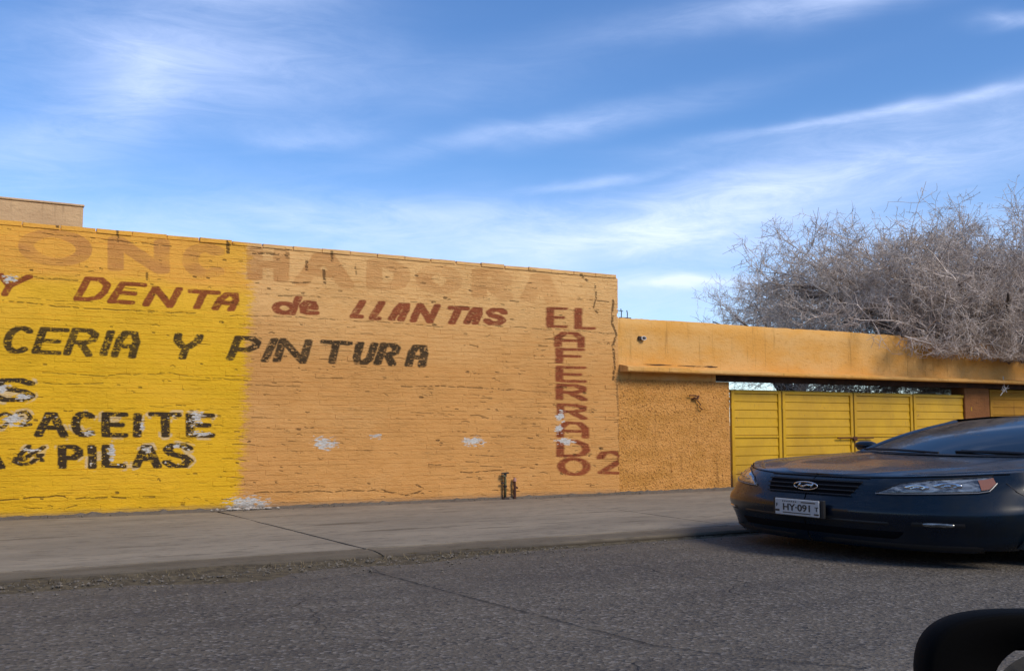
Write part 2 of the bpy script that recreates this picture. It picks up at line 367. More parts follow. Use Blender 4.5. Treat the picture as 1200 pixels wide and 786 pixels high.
# ------------------------------------------------------------------ materials
def wall_paint(name, rough_bump=.004, letters=True, tint=1.0, stucco=False):
    m, t, b = material(name, (.6, .3, .1), .85, 0, .25)
    p = POS(t); s = N(t, 'ShaderNodeSeparateXYZ'); t.links.new(p, s.inputs[0]); X, Z = s.outputs[0], s.outputs[2]
    nA = NOISE(t, MAPV(t, p, (1, 1, 2.2)), .9, 5, .6); nB = NOISE(t, MAPV(t, p, (1.2, 1.2, 7)), 4.5, 5, .65); nC = NOISE(t, MAPV(t, p, (3, 3, 9)), 11, 4, .65)
    # warm ochre paint, paler towards the parapet in uneven patches
    up_pale = M(t, 'ADD', SS(t, Z, 1.5, 3.1), M(t, 'MULTIPLY', M(t, 'SUBTRACT', nA, .5), 1.2), clamp=True)
    och = MIX(t, up_pale, (.63, .312, .092), (.78, .455, .172))
    och = MIX(t, SS(t, nB, .45, .75, 0, .45), och, (.50, .215, .045))
    yel = MIX(t, up_pale, (.74, .420, .014), (.86, .470, .045))
    yel = MIX(t, SS(t, nB, .5, .78, 0, .5), yel, (.62, .32, .012))
    yel = MIX(t, M(t, 'MULTIPLY', SS(t, Z, 2.45, 2.62), SS(t, nA, .30, .62, .35, .95)), yel, (.80, .385, .060))
    edge = M(t, 'ADD', M(t, 'ADD', 3.17, M(t, 'MULTIPLY', Z, .035)), M(t, 'MULTIPLY', M(t, 'ADD', M(t, 'SUBTRACT', nB, .5), M(t, 'MULTIPLY', M(t, 'SUBTRACT', nC, .5), .6)), .45))
    topy = M(t, 'MULTIPLY', SS(t, Z, 2.62, 2.75), M(t, 'MULTIPLY', SS(t, nA, .3, .6), -.12))
    soft = SS(t, M(t, 'SUBTRACT', X, M(t, 'ADD', edge, topy)), -.07, .06, 1, 0)
    col = MIX(t, soft, och, yel)
    h = None
    if letters:
        cv = N(t, 'ShaderNodeCombineXYZ')
        t.links.new(M(t, 'DIVIDE', M(t, 'SUBTRACT', X, WX0), WX1-WX0), cv.inputs[0]); t.links.new(M(t, 'DIVIDE', M(t, 'SUBTRACT', Z, WZ0), WZ1-WZ0), cv.inputs[1])
        i1 = N(t, 'ShaderNodeTexImage', image=IM1, extension='CLIP'); i2 = N(t, 'ShaderNodeTexImage', image=IM2, extension='CLIP')
        t.links.new(cv.outputs[0], i1.inputs[0]); t.links.new(cv.outputs[0], i2.inputs[0])
        s1 = N(t, 'ShaderNodeSeparateColor'); t.links.new(i1.outputs[0], s1.inputs[0]); s2 = N(t, 'ShaderNodeSeparateColor'); t.links.new(i2.outputs[0], s2.inputs[0])
        col = MIX(t, M(t, 'MULTIPLY', s1.outputs[2], .80), col, (.52, .225, .065))
        col = MIX(t, M(t, 'MULTIPLY', s1.outputs[0], .93), col, MIX(t, SS(t, nB, .35, .7), (.20, .036, .012), (.29, .062, .020)))
        blk = MIX(t, SS(t, Z, 1.55, 1.75), (.022, .016, .014), (.042, .026, .011))
        col = MIX(t, M(t, 'MULTIPLY', s1.outputs[1], .96), col, blk)
        col = MIX(t, s2.outputs[0], col, MIX(t, SS(t, nC, .4, .65), (.62, .60, .55), (.42, .38, .32)))
        col = MIX(t, M(t, 'MULTIPLY', s2.outputs[1], .85), col, (.09, .045, .015))
        h = M(t, 'SUBTRACT', M(t, 'MULTIPLY', nC, .35), M(t, 'MULTIPLY', s2.outputs[1], 1.0))
    # splash-back grime just above the pavement
    gr = M(t, 'MULTIPLY', SS(t, M(t, 'ADD', Z, M(t, 'MULTIPLY', nB, .12)), .10, .20, 1, 0), .75)
    col = MIX(t, gr, col, (.19, .14, .10))
    scuff = SS(t, NOISE(t, MAPV(t, p, (1, 1, 5)), 22, 3, .7), .66, .74, 0, .45)
    col = MIX(t, scuff, col, (.36, .17, .045))
    t.links.new(col, b.inputs['Base Color'])
    lay = NOISE(t, MAPV(t, p, (1, 1, 6)), 9, 6, .7)
    hh = M(t, 'ADD', M(t, 'MULTIPLY', M(t, 'MULTIPLY', lay, SS(t, NOISE(t, p, 1.6, 3, .6), .38, .62, .25, 1)), 1.6), M(t, 'MULTIPLY', nC, .5))
    if h is not None: hh = M(t, 'ADD', hh, h)
    bump(t, b, hh, rough_bump*2.6)
    return m
MAT_WALL = wall_paint('painted_masonry')
def plain_paint(name, c1, c2, c3, sc1=1.2, bd=.006, grime=True):
    m, t, b = material(name, c1, .85, 0, .25); p = POS(t)
    s = N(t, 'ShaderNodeSeparateXYZ'); t.links.new(p, s.inputs[0])
    a = NOISE(t, MAPV(t, p, (1, 1, 2)), sc1, 5, .6); c = NOISE(t, MAPV(t, p, (1.5, 1.5, 4)), 7, 4, .65)
    col = MIX(t, SS(t, a, .35, .65), c1, c2); col = MIX(t, SS(t, c, .55, .75, 0, .7), col, c3)
    st = NOISE(t, MAPV(t, p, (7, 7, .5)), 2.0, 3, .6)
    if grime: col = MIX(t, SS(t, st, .58, .75, 0, .5), col, tuple(q*.55 for q in c3))
    if name.startswith('rough'):
        col = MIX(t, SS(t, NOISE(t, MAPV(t, p, (1, 1, 1.5)), 30, 3, .7), .56, .64, 0, .85), col, (.14, .06, .015)); col = MIX(t, SS(t, NOISE(t, p, 33, 3, .6), .60, .70, 0, .5), col, (.70, .42, .15))
    t.links.new(col, b.inputs['Base Color']); bump(t, b, M(t, 'ADD', c, NOISE(t, p, 40, 3)), bd)
    return m
MAT_LOW = plain_paint('bleached_ochre_plaster', (.68, .38, .12), (.66, .32, .065), (.46, .22, .05))
MAT_ROUGH = plain_paint('rough_cast_plaster', (.60, .29, .075), (.50, .235, .05), (.34, .15, .035), 3, .008)
MAT_TAN = plain_paint('tan_brick', (.60, .39, .20), (.52, .33, .17), (.42, .26, .13), 2)
MAT_PILLAR = plain_paint('brown_pillar_paint', (.26, .105, .030), (.21, .082, .025), (.10, .04, .015), 2)
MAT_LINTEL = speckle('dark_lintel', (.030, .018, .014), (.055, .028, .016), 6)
def gate_mat():
    m, t, b = material('yellow_gate_enamel', (.58, .32, .006), .5, 0, .4); p = POS(t)
    a = NOISE(t, MAPV(t, p, (1, 1, 1)), 1.4, 4, .6); c = NOISE(t, MAPV(t, p, (6, 6, 1.2)), 6, 4, .7); sg_ = N(t, 'ShaderNodeSeparateXYZ'); t.links.new(p, sg_.inputs[0])
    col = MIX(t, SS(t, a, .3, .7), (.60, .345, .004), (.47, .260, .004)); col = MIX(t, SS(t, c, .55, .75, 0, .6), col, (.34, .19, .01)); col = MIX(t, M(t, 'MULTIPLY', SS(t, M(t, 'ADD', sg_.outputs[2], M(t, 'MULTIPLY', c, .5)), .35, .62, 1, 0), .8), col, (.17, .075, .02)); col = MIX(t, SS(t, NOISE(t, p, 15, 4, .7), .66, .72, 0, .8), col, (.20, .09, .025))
    t.links.new(col, b.inputs['Base Color']); bump(t, b, NOISE(t, p, 18, 3), .002); return m
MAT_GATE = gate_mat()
MAT_RUST = speckle('rusty_steel', (.12, .04, .02), (.06, .025, .015), 14, .8, .003)
def asphalt():
    m, t, b = material('old_asphalt', (.06, .06, .062), .9, 0, .3); p = POS(t)
    big = NOISE(t, p, .55, 4, .6); mid = NOISE(t, MAPV(t, p, (.6, 2.0, 1)), 2.2, 4, .6)
    v = N(t, 'ShaderNodeTexVoronoi'); v.inputs['Scale'].default_value = 50; t.links.new(p, v.inputs['Vector'])
    f = NOISE(t, p, 60, 4, .75)
    col = MIX(t, SS(t, big, .35, .65), (.108, .091, .071), (.140, .119, .092))
    col = MIX(t, SS(t, mid, .5, .75, 0, .6), col, (.078, .067, .054))
    sepc = N(t, 'ShaderNodeSeparateColor'); t.links.new(v.outputs['Color'], sepc.inputs[0])
    col = MIX(t, SS(t, sepc.outputs[0], .72, .95, 0, .8), col, (.23, .205, .175))
    col = MIX(t, SS(t, sepc.outputs[1], .75, .95, 0, .7), col, (.028, .028, .030))
    # pale dust blown against the kerb
    s = N(t, 'ShaderNodeSeparateXYZ'); t.links.new(p, s.inputs[0])
    dust = M(t, 'MULTIPLY', SS(t, M(t, 'ADD', s.outputs[1], M(t, 'MULTIPLY', M(t, 'SUBTRACT', mid, .5), 1.2)), KY-1.3, KY-.1), .5)
    dust = M(t, 'MULTIPLY', dust, SS(t, s.outputs[1], KY, KY+.01, 1, 0))
    col = MIX(t, dust, col, (.155, .125, .090))
    wv = NOISE(t, p, 1.3, 3, .6)
    wx = N(t, 'ShaderNodeVectorMath', operation='ADD'); t.links.new(p, wx.inputs[0]); cc = N(t, 'ShaderNodeCombineXYZ'); t.links.new(M(t, 'MULTIPLY', wv, .9), cc.inputs[0]); t.links.new(M(t, 'MULTIPLY', NOISE(t, p, 1.9, 3), .8), cc.inputs[1]); t.links.new(cc.outputs[0], wx.inputs[1])
    ve = N(t, 'ShaderNodeTexVoronoi', feature='DISTANCE_TO_EDGE'); ve.inputs['Scale'].default_value = .34; t.links.new(wx.outputs[0], ve.inputs['Vector'])
    ck = SS(t, ve.outputs[0], .001, .005, 1, 0)
    ckm = M(t, 'MULTIPLY', ck, SS(t, NOISE(t, p, .8, 2), .45, .55))
    col = MIX(t, M(t, 'MULTIPLY', ckm, .30), col, (.022, .022, .022))
    # the one long open crack across the lane
    wob_ = M(t, 'MULTIPLY', M(t, 'SUBTRACT', NOISE(t, p, 7, 4, .7), .5), .16); cpts = [at(*q, 2, 0.)[:2] for q in ((430, 668), (560, 703), (640, 724), (760, 755), (880, 771), (1010, 782))]
    dmin = None
    for (ax, ay), (bx, by) in zip(cpts[:-1], cpts[1:]):
        vx, vy = bx-ax, by-ay; L2 = vx*vx+vy*vy
        rx, ry = M(t, 'SUBTRACT', s.outputs[0], float(ax)), M(t, 'SUBTRACT', M(t, 'ADD', s.outputs[1], wob_), float(ay))
        tt = M(t, 'DIVIDE', M(t, 'ADD', M(t, 'MULTIPLY', rx, float(vx)), M(t, 'MULTIPLY', ry, float(vy))), float(L2), clamp=True)
        ex_, ey_ = M(t, 'SUBTRACT', rx, M(t, 'MULTIPLY', tt, float(vx))), M(t, 'SUBTRACT', ry, M(t, 'MULTIPLY', tt, float(vy)))
        dd = M(t, 'SQRT', M(t, 'ADD', M(t, 'MULTIPLY', ex_, ex_), M(t, 'MULTIPLY', ey_, ey_))); dmin = dd if dmin is None else M(t, 'MINIMUM', dmin, dd)
    lc = M(t, 'MULTIPLY', SS(t, dmin, .006, .028, 1, 0), SS(t, NOISE(t, p, 5, 3), .35, .5))
    ckm = M(t, 'MAXIMUM', M(t, 'MULTIPLY', ckm, .4), lc)
    col = MIX(t, M(t, 'MULTIPLY', lc, .42), col, (.028, .024, .020))
    tyre = SS(t, NOISE(t, MAPV(t, p, (.12, 1.5, 1)), 1.6, 3, .5), .45, .7, 0, .35); col = MIX(t, tyre, col, (.055, .048, .044))
    t.links.new(col, b.inputs['Base Color'])
    bump(t, b, M(t, 'SUBTRACT', M(t, 'ADD', f, M(t, 'MULTIPLY', v.outputs['Distance'], .8)), M(t, 'MULTIPLY', ckm, 2)), .012)
    return m
MAT_ROAD = asphalt()
def concrete(name, c1, c2, bd=.004):
    m, t, b = material(name, c1, .9, 0, .25); p = POS(t)
    a = NOISE(t, MAPV(t, p, (.5, 1.4, 1)), 1.1, 5, .65); c = NOISE(t, MAPV(t, p, (1.2, 3, 1)), 4.5, 5, .7)
    col = MIX(t, SS(t, a, .35, .65), c1, c2)
    col = MIX(t, SS(t, c, .50, .66, 0, .65), col, tuple(q*.62 for q in c2))
    st = NOISE(t, MAPV(t, p, (.35, 2.6, 1), (4, 2, 0)), 2.0, 5, .7); col = MIX(t, SS(t, st, .56, .68, 0, .7), col, (.085, .070, .048))
    col = MIX(t, SS(t, NOISE(t, p, 55, 3, .7), .62, .75, 0, .5), col, tuple(q*.5 for q in c1))
    s = N(t, 'ShaderNodeSeparateXYZ'); t.links.new(p, s.inputs[0])
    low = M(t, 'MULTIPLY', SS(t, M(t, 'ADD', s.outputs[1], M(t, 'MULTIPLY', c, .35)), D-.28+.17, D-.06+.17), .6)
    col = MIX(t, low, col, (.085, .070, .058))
    if name == 'kerb_concrete': col = MIX(t, SS(t, s.outputs[2], .018, .040, .9, 0), col, (.040, .033, .025))  # kerb face: shadow line along the gutter painted into the colour
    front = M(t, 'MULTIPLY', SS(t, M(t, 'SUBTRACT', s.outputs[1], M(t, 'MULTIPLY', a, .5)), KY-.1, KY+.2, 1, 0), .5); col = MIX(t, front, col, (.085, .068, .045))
    t.links.new(col, b.inputs['Base Color']); bump(t, b, M(t, 'ADD', c, M(t, 'MULTIPLY', NOISE(t, p, 60, 4, .7), .6)), bd)
    return m
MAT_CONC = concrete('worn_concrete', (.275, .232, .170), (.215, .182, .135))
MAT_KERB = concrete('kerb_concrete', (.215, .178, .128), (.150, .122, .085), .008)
MAT_SOIL = speckle('gutter_dirt', (.115, .090, .052), (.060, .047, .028), 14, .95, .012)
MAT_STONE = speckle('grit', (.20, .17, .13), (.09, .08, .065), 30, .9, .003)
MAT_BARK = speckle('bark', (.085, .060, .045), (.13, .10, .08), 8, .9, .004)
MAT_TWIG = speckle('twig', (.36, .285, .235), (.66, .56, .48), 5, .85, .001)

# ------------------------------------------------------------------ ground, road, pavement
mb = MB(); mb.add([(-800,-800,0),(1200,-800,0),(1200,KY+.02,0),(-800,KY+.02,0)], [(0,1,2,3)])
tag(mb.build('road', MAT_ROAD), kind='structure')
mb = MB(); mb.add([(-800,KY+.02,-.004),(1200,KY+.02,-.004),(1200,1400,-.004),(-800,1400,-.004)], [(0,1,2,3)])
tag(mb.build('ground', MAT_SOIL), kind='structure')
pav = empty('pavement'); tag(pav, kind='structure')
mb = MB(); mb.box(-30, 60, KY+.06, D+.2, -.02, SW-.02); mb.build('bed', MAT_SOIL, pav)
def slab(x0, x1, y0, y1, sk0, sk1, name='slab', z=SW):
    """poured slab with soft, slightly crooked arrises; sk = skew of its two cross joints"""
    nx, ny = max(int((x1-x0)/.25), 2), max(int((y1-y0)/.3), 2); r = np.random.default_rng(int(abs(x0)*100)+5)
    dz = r.normal(0, .0015)
    top = []; V = []; F = []
    for j in range(ny+1):
        v = j/ny
        for i in range(nx+1):
            u = i/nx; a = x0+sk0*v; c = x1+sk1*v
            ex = (i in (0, nx)); ey = (j in (0, ny))
            X = a+(c-a)*u + (.012 if i == 0 else -.012 if i == nx else 0) + (r.normal(0, .004) if ex else 0)
            Y = y0+(y1-y0)*v + (.008 if j == 0 else -.008 if j == ny else 0) + (r.normal(0, .003) if ey else 0)
            V.append((X, Y, z+dz+r.normal(0, .0012)-(.006 if ex or ey else 0)))
    m_ = nx+1
    for j in range(ny):
        for i in range(nx): F.append((j*m_+i, j*m_+i+1, (j+1)*m_+i+1, (j+1)*m_+i))
    per = [i for i in range(m_)] + [j*m_+nx for j in range(1, ny+1)] + [ny*m_+i for i in range(nx-1, -1, -1)] + [j*m_ for j in range(ny-1, 0, -1)]
    b0 = len(V)
    for k in per: V.append((V[k][0], V[k][1], z-.05))
    n = len(per)
    for k in range(n): F.append((per[k], b0+k, b0+(k+1) % n, per[(k+1) % n]))
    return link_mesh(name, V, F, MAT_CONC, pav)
ja, jb = at(280, 605, 2, SW), at(440, 645, 2, SW)
jc, jd = at(764, 602, 2, SW), at(866, 616, 2, SW)
SY0, SY1 = KY+.36, D-.006
def xat(p, q, y): return p[0]+(q[0]-p[0])*(y-p[1])/(q[1]-p[1])
xs = [(xat(ja, jb, SY0), xat(ja, jb, SY1)), (xat(jc, jd, SY0), xat(jc, jd, SY1))]
st_ = xs[1][0]-xs[0][0]
joints = [(xs[0][0]-st_*k, xs[0][1]-st_*k) for k in (4, 3, 2, 1)] + xs + [(xs[1][0]+st_*k, xs[1][1]+st_*k) for k in (1, 2, 3, 4)]
for (a0, a1), (b0, b1) in zip(joints[:-1], joints[1:]): slab(a0, b0, SY0, SY1, a1-a0, b1-b0)
# kerb: sections with a chipped, slumping nose
kx = [j0-(j1-j0)*.07 for j0, j1 in joints]
for k in range(len(kx)-1):
    x = kx[k]; L = kx[k+1]-x; n = int(L/.09); r = np.random.default_rng(100+k)
    rows = []
    for i in range(n+1):
        X = x+.008+(L-.016)*i/n; chipf = max(0, r.normal(0, .012)); sag = .012*math.sin(X*1.3)*(1 if X < 5 else .4)
        zt = SW-.004; drop = (.020+.02*max(0, math.sin(X*1.9+1))) if X < 4.6 else .008
        rows.append([(X, KY+sag, -.03), (X, KY+sag+chipf*.5, zt*.45), (X, KY+.02+sag+chipf, zt-drop*.6-chipf*.4), (X, KY+.09+sag+chipf, zt-drop*.25), (X, KY+.20, zt-.001+r.normal(0, .001)), (X, KY+.345, zt-.002), (X, KY+.352, zt-.04)])
    g = MB(); g.grid(rows, True); g.f.append(tuple(range(7))); g.f.append(tuple(range(n*7, n*7+7))[::-1])
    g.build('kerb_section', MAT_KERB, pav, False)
# dirt drifted into the gutter
g = MB(); rows = []; n = 300
for i in range(n+1):
    X = -4+14*i/n; s_ = .5+.5*math.sin(X*1.7+.6)+.35*math.sin(X*4.3); env = max(0.04, 1-abs(X-2.0)/2.2)
    wd = (.12+.75*env)*(.6+.4*s_); hh = .007+.030*env*(.55+.45*s_)
    rows.append([(X, KY+.03, hh+.004)] + [(X+rng.normal(0, .01), KY-wd*q+rng.normal(0, .008), max(-.004, hh*max(0,1-q)**1.3+rng.normal(0, .0035)*max(0,1-q)-.003*q)) for q in (.15, .35, .55, .75, .9, 1.02)])
g.grid(rows); tag(g.build('gutter_dirt', MAT_SOIL), 'brown drifted dirt lying along the kerb on the road edge', 'dirt', kind='stuff')
g = MB()
for i in range(2300):
    t_ = rng.random()
    if t_ < .55: X = rng.normal(2.0, 1.6); Y = KY-abs(rng.normal(0, .26)); zz = .012
    elif t_ < .72: X = rng.uniform(-2, 9); Y = KY-abs(rng.normal(0, .5)); zz = .0
    elif t_ < .80: X = rng.uniform(0, 9); Y = D-.02-abs(rng.normal(0, .05)); zz = SW
    elif t_ < .83: X = rng.normal(3.25, .25); Y = D-.05-abs(rng.normal(0, .07)); zz = SW
    else: X = rng.uniform(-1, 9); Y = rng.uniform(2.2, KY); zz = .0
    s_ = min(abs(rng.normal(0, .005))+.0025, .020)*(.8 if t_ > .83 else 1)
    if zz == .0 and t_ > .83: s_ *= .7
    c = np.array([X, Y, zz+s_*.3]); P = [(1,0,0),(0,1,0),(-1,0,0),(0,-1,0),(0,0,.8),(0,0,-.8)]
    g.add([tuple(c+np.array(q)*s_*rng.uniform(.6, 1.4)) for q in P], [(0,1,4),(1,2,4),(2,3,4),(3,0,4),(1,0,5),(2,1,5),(3,2,5),(0,3,5)])
tag(g.build('loose_grit', MAT_STONE), 'small loose stones and grit scattered along the gutter and wall foot', 'gravel', kind='stuff')
g = MB()
for i in range(420):   # dry weeds in the gutter and at the foot of the wall
    if rng.random() < .7: X = rng.choice([.9, 1.5, 2.1, 2.5, 3.0, 3.6, 4.2])+rng.normal(0, .18); Y = KY-.03-abs(rng.normal(0, .08)); z0 = .008; hh = rng.uniform(.015, .05)
    else: X = rng.choice([1.2, 4.1, 6.2, 8.2, 8.6])+rng.normal(0, .25); Y = D-.02-abs(rng.normal(0, .02)); z0 = SW; hh = rng.uniform(.01, .04)
    a = rng.uniform(0, 6.28); dx, dy = math.cos(a)*.004, math.sin(a)*.004; lx, ly = rng.normal(0, .025, 2)
    g.add([(X-dx, Y-dy, z0), (X+dx, Y+dy, z0), (X+lx, Y+ly, z0+hh)], [(0,1,2)])
tag(g.build('dry_weeds', speckle('straw', (.20, .155, .085), (.12, .095, .05), 9)), 'dry straw coloured weeds in the gutter and at the wall foot', 'weeds', kind='stuff')
# ragged dark mortar line where the facade meets the pavement
g = MB(); rows = []
for i in range(361):
    X = -6+.07*i*.8; h_ = .012+abs(rng.normal(0, .010)); d_ = .03+abs(rng.normal(0, .022))
    rows.append([(X, D+.012, SW+h_+.012), (X, D-.016, SW+h_), (X+rng.normal(0, .01), D-.016-d_*.6, SW+.006), (X, D-.02-d_, SW-.008)])
g.grid(rows, True); base_fill = g

# ------------------------------------------------------------------ main painted wall
WE = 8.455      # right end of the tall part
wall = empty('painted_wall', (0, D, SW)); tag(wall, 'long tall brick wall painted yellow and ochre with hand painted lettering', 'wall')
def P(o, par): o.parent = par; o.matrix_parent_inverse = Matrix.Translation(par.location).inverted(); return o
Z1, Z2, ZT = 2.26, 2.52, 3.115
mb = MB(); mb.box(-6, WE-.02, D-.002, D+.32, -.02, Z1+.01); mb.box(-6, WE-.02, D-.002, D+.32, Z2-.01, ZT-.035); P(mb.build('mortar_core', MAT_WALL), wall)
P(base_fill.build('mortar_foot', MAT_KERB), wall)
# poured tie beam between the two masonry zones, front face trowelled unevenly
g = MB(); nx = 240; rows = []
zs = [Z1, Z1+.004, Z1+.06, Z1+.13, Z1+.2, Z2-.004, Z2]
for i in range(nx+1):
    X = -6+(WE+6)*i/nx
    row = []
    for k, z in enumerate(zs):
        y = D-.004+rng.normal(0, .0018) + (.012 if k in (0, 6) else 0)
        row.append((X, y, z+(rng.normal(0, .004) if k in (0, 1, 5, 6) else 0)))
    rows.append(row)
g.grid(rows); g.box(-6, WE, D+.006, D+.32, Z1+.001, Z2-.001); P(g.build('tie_beam', MAT_WALL), wall)
# bricks
def brick_mesh(i):
    r = np.random.default_rng(50+i); c = .05     # unit brick 1x1x1 centred, front at y=-.5, chamfered worn front arrises
    j = lambda s=.02: r.normal(0, s)
    V = [(-.5, .5, -.5), (.5, .5, -.5), (.5, .5, .5), (-.5, .5, .5),
         (-.5+j(.004), -.44+j(.015), -.5+j()), (.5+j(.004), -.44+j(.015), -.5+j()), (.5+j(.004), -.44+j(.015), .5+j()), (-.5+j(.004), -.44+j(.015), .5+j()),
         (-.5+.02+j(.006), -.5+j(.018), -.5+c+j(.03)), (.5-.02+j(.006), -.5+j(.018), -.5+c+j(.03)), (.5-.02+j(.006), -.5+j(.018), .5-c+j(.03)), (-.5+.02+j(.006), -.5+j(.018), .5-c+j(.03)),
         (0+j(.1), -.5+j(.018), -.5+c*.8+j(.03)), (0+j(.1), -.5+j(.018), .5-c*.8+j(.03)), (0, -.3, -.5+j(.03)), (0, -.3, .5+j(.03))]
    F = [(8,12,13,11),(12,9,10,13),(4,14,12,8),(14,5,9,12),(11,13,15,7),(13,10,6,15),(4,8,11,7),(9,5,6,10),(0,1,5,14,4),(3,7,15,6,2),(0,4,7,3),(1,2,6,5)]
    return V, F
BM = [brick_mesh(i) for i in range(12)]
BME = []
for V, F in BM:
    me = bpy.data.meshes.new('brick'); me.from_pydata(V, [], F); me.materials.append(MAT_WALL); me.update(); BME.append(me)
CH, BL = .0545, .36
bricks = []
def courses(z0, z1, x0, x1):
    n = round((z1-z0)/CH); ch = (z1-z0)/n
    for c in range(n):
        off = (BL/2 if c % 2 else 0) + rng.normal(0, .012); x = x0-BL+off; cdy = rng.normal(0, .0005); cz = rng.normal(0, .0015)
        topc = (z1 > 3 and c == n-1)
        while x < x1:
            L = BL*(1+rng.normal(0, .02)); a, b_ = max(x, x0), min(x+L, x1)
            if b_-a > .04:
                gap = .0008+abs(rng.normal(0, .0008)); gv = .0008+abs(rng.normal(0, .0010))
                if rng.random() < .035: gv += .006
                if rng.random() < .02: gap += .005
                dy = cdy+rng.normal(0, .0009)
                q = rng.random()
                if q < .012: dy += .005
                elif q < .045: dy -= .004
                zc = z0+ch*(c+.5)+cz; hh = ch-gv
                if topc: hh = ch-.002-abs(rng.normal(0, .005)); zc = z0+ch*c+hh/2; gap += abs(rng.normal(0, .010)); dy += rng.normal(0, .003)
                bricks.append(((a+b_)/2, D+.010+dy, zc, b_-a-gap, .030 if not topc else .05, hh))
            x += L
courses(SW, Z1, -6, WE); courses(Z2, ZT, -6, WE)
def vis(b):
    px, py = topx(b[0], b[2], b[1]); return 0 < px < 1200 and 0 < py < 786
order = sorted([i for i, b in enumerate(bricks) if vis(b)], key=lambda i: ((bricks[i][2] < 3.08)*1.0, bricks[i][0]**2+bricks[i][1]**2))
single = set(order[:298])
SV, SF = [], []
for i, (x, y, z, L, d_, h_) in enumerate(bricks):
    tilt = rng.normal(0, .004)
    if i in single:
        o = bpy.data.objects.new('brick', BME[i % 12]); COL.objects.link(o); o.parent = wall
        o.location = (x, y-D, z-SW); o.scale = (L, d_, h_); o.rotation_euler = (0, tilt, 0)
    else:
        V, F = BM[i % 12]; b0 = len(SV)
        SV += [(x+v[0]*L+v[2]*h_*tilt, y+v[1]*d_, z+v[2]*h_-v[0]*L*tilt) for v in V]; SF += [tuple(k+b0 for k in f) for f in F]
bw = P(link_mesh('brickwork', SV, SF, MAT_WALL), wall); bw['kind'] = 'stuff'
# broken rubble lump at the foot, where the two colours meet
g = MB()
for i in range(46):
    X, Y = rng.normal(3.22, .14), D-.035-abs(rng.normal(0, .03)); s_ = rng.uniform(.012, .034)
    c = np.array([X, Y, SW+s_*.35]); Pn = [(1.3,0,0),(.2,1,0),(-1.2,0,.1),(0,-1,0),(.1,0,.8),(0,0,-.8)]
    g.add([tuple(c+np.array(q)*s_*rng.uniform(.6, 1.3)) for q in Pn], [(0,1,4),(1,2,4),(2,3,4),(3,0,4),(1,0,5),(2,1,5),(3,2,5),(0,3,5)])
tag(g.build('plaster_rubble', speckle('pale_plaster', (.46, .42, .36), (.30, .26, .21), 20)), 'pale crumbled plaster lying at the wall foot where yellow meets ochre', 'rubble', kind='stuff')

# ------------------------------------------------------------------ low wall with the garage gates
low = empty('garage_wall', (WE, D, SW)); tag(low, 'low ochre plastered wall with thin ledge above the yellow gates', 'wall')
LZ = 2.512; XE = 26.0
XG0 = at(856, 500, 1, D)[0]; XG1 = at(1137, 480, 1, D)[0]; XP1 = at(1166, 480, 1, D)[0]
LB = 1.745      # underside of the ledge
def rough_sheet(x0, x1, z0, z1, y, step, amp, seed, zstep=None, coarse=.3):
    nx, nz = int((x1-x0)/step)+1, int((z1-z0)/(zstep or step))+1; r = np.random.default_rng(seed)
    n0 = r.normal(0, 1, (nz+1, nx+1)); n1 = n0.copy()
    for _ in range(2): n1 = (n1+np.roll(n1, 1, 0)+np.roll(n1, -1, 0)+np.roll(n1, 1, 1)+np.roll(n1, -1, 1))/5
    H = (n0*.35+n1*1.6)*amp
    X = np.linspace(x0, x1, nx+1); Zs = np.linspace(z0, z1, nz+1)
    return [[(X[i], y-abs(H[j, i])*1.0, Zs[j]) for j in range(nz+1)] for i in range(nx+1)]
# upper band (parapet over the ledge), slightly wavy top
g = MB(); nx = 200; rows = []
for i in range(nx+1):
    X = WE-.02+(XE-WE)*(i/nx)**1.3; tz = LZ+.004*math.sin(X*2.1)+rng.normal(0, .003)
    rows.append([(X, D+.004+rng.normal(0, .0025), z) for z in (LB+.02, LB+.2, LB+.4, LB+.6)] + [(X, D+.006, tz-.012), (X, D+.02, tz), (X, D+.3, tz+.002), (X, D+.3, LB+.02), (X, D+.004, LB+.02)])
g.grid(rows); g.f.append(tuple(range(8))); P(g.build('parapet_band', MAT_LOW, None, True), low)
# ledge: thin projecting drip course with a broken lip
g = MB(); rows = []; nx = 220
for i in range(nx+1):
    X = WE+.02+(XE-WE)*(i/nx)**1.3; e = .20+rng.normal(0, .003)+.006*math.sin(X*3)
    hh = .055+(.02 if X < XG0-.9 else 0)
    rows.append([(X, D+.003, LB+hh+.03), (X, D-e*.8, LB+hh+rng.normal(0, .003)), (X, D-e, LB+hh-.012), (X, D-e, LB+.012+abs(rng.normal(0, .004))), (X, D-e+.01, LB), (X, D+.10, LB+.002)])
g.grid(rows); g.f.append(tuple(range(6))); P(g.build('ledge', MAT_LOW), low)
# dark lintel set back under the ledge
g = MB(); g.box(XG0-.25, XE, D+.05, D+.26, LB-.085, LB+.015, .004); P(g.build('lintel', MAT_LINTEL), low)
g = MB(); g.box(WE, XG0-.25, D+.02, D+.26, LB-.105, LB+.01, .004); P(g.build('shadowed_course', MAT_LOW), low)
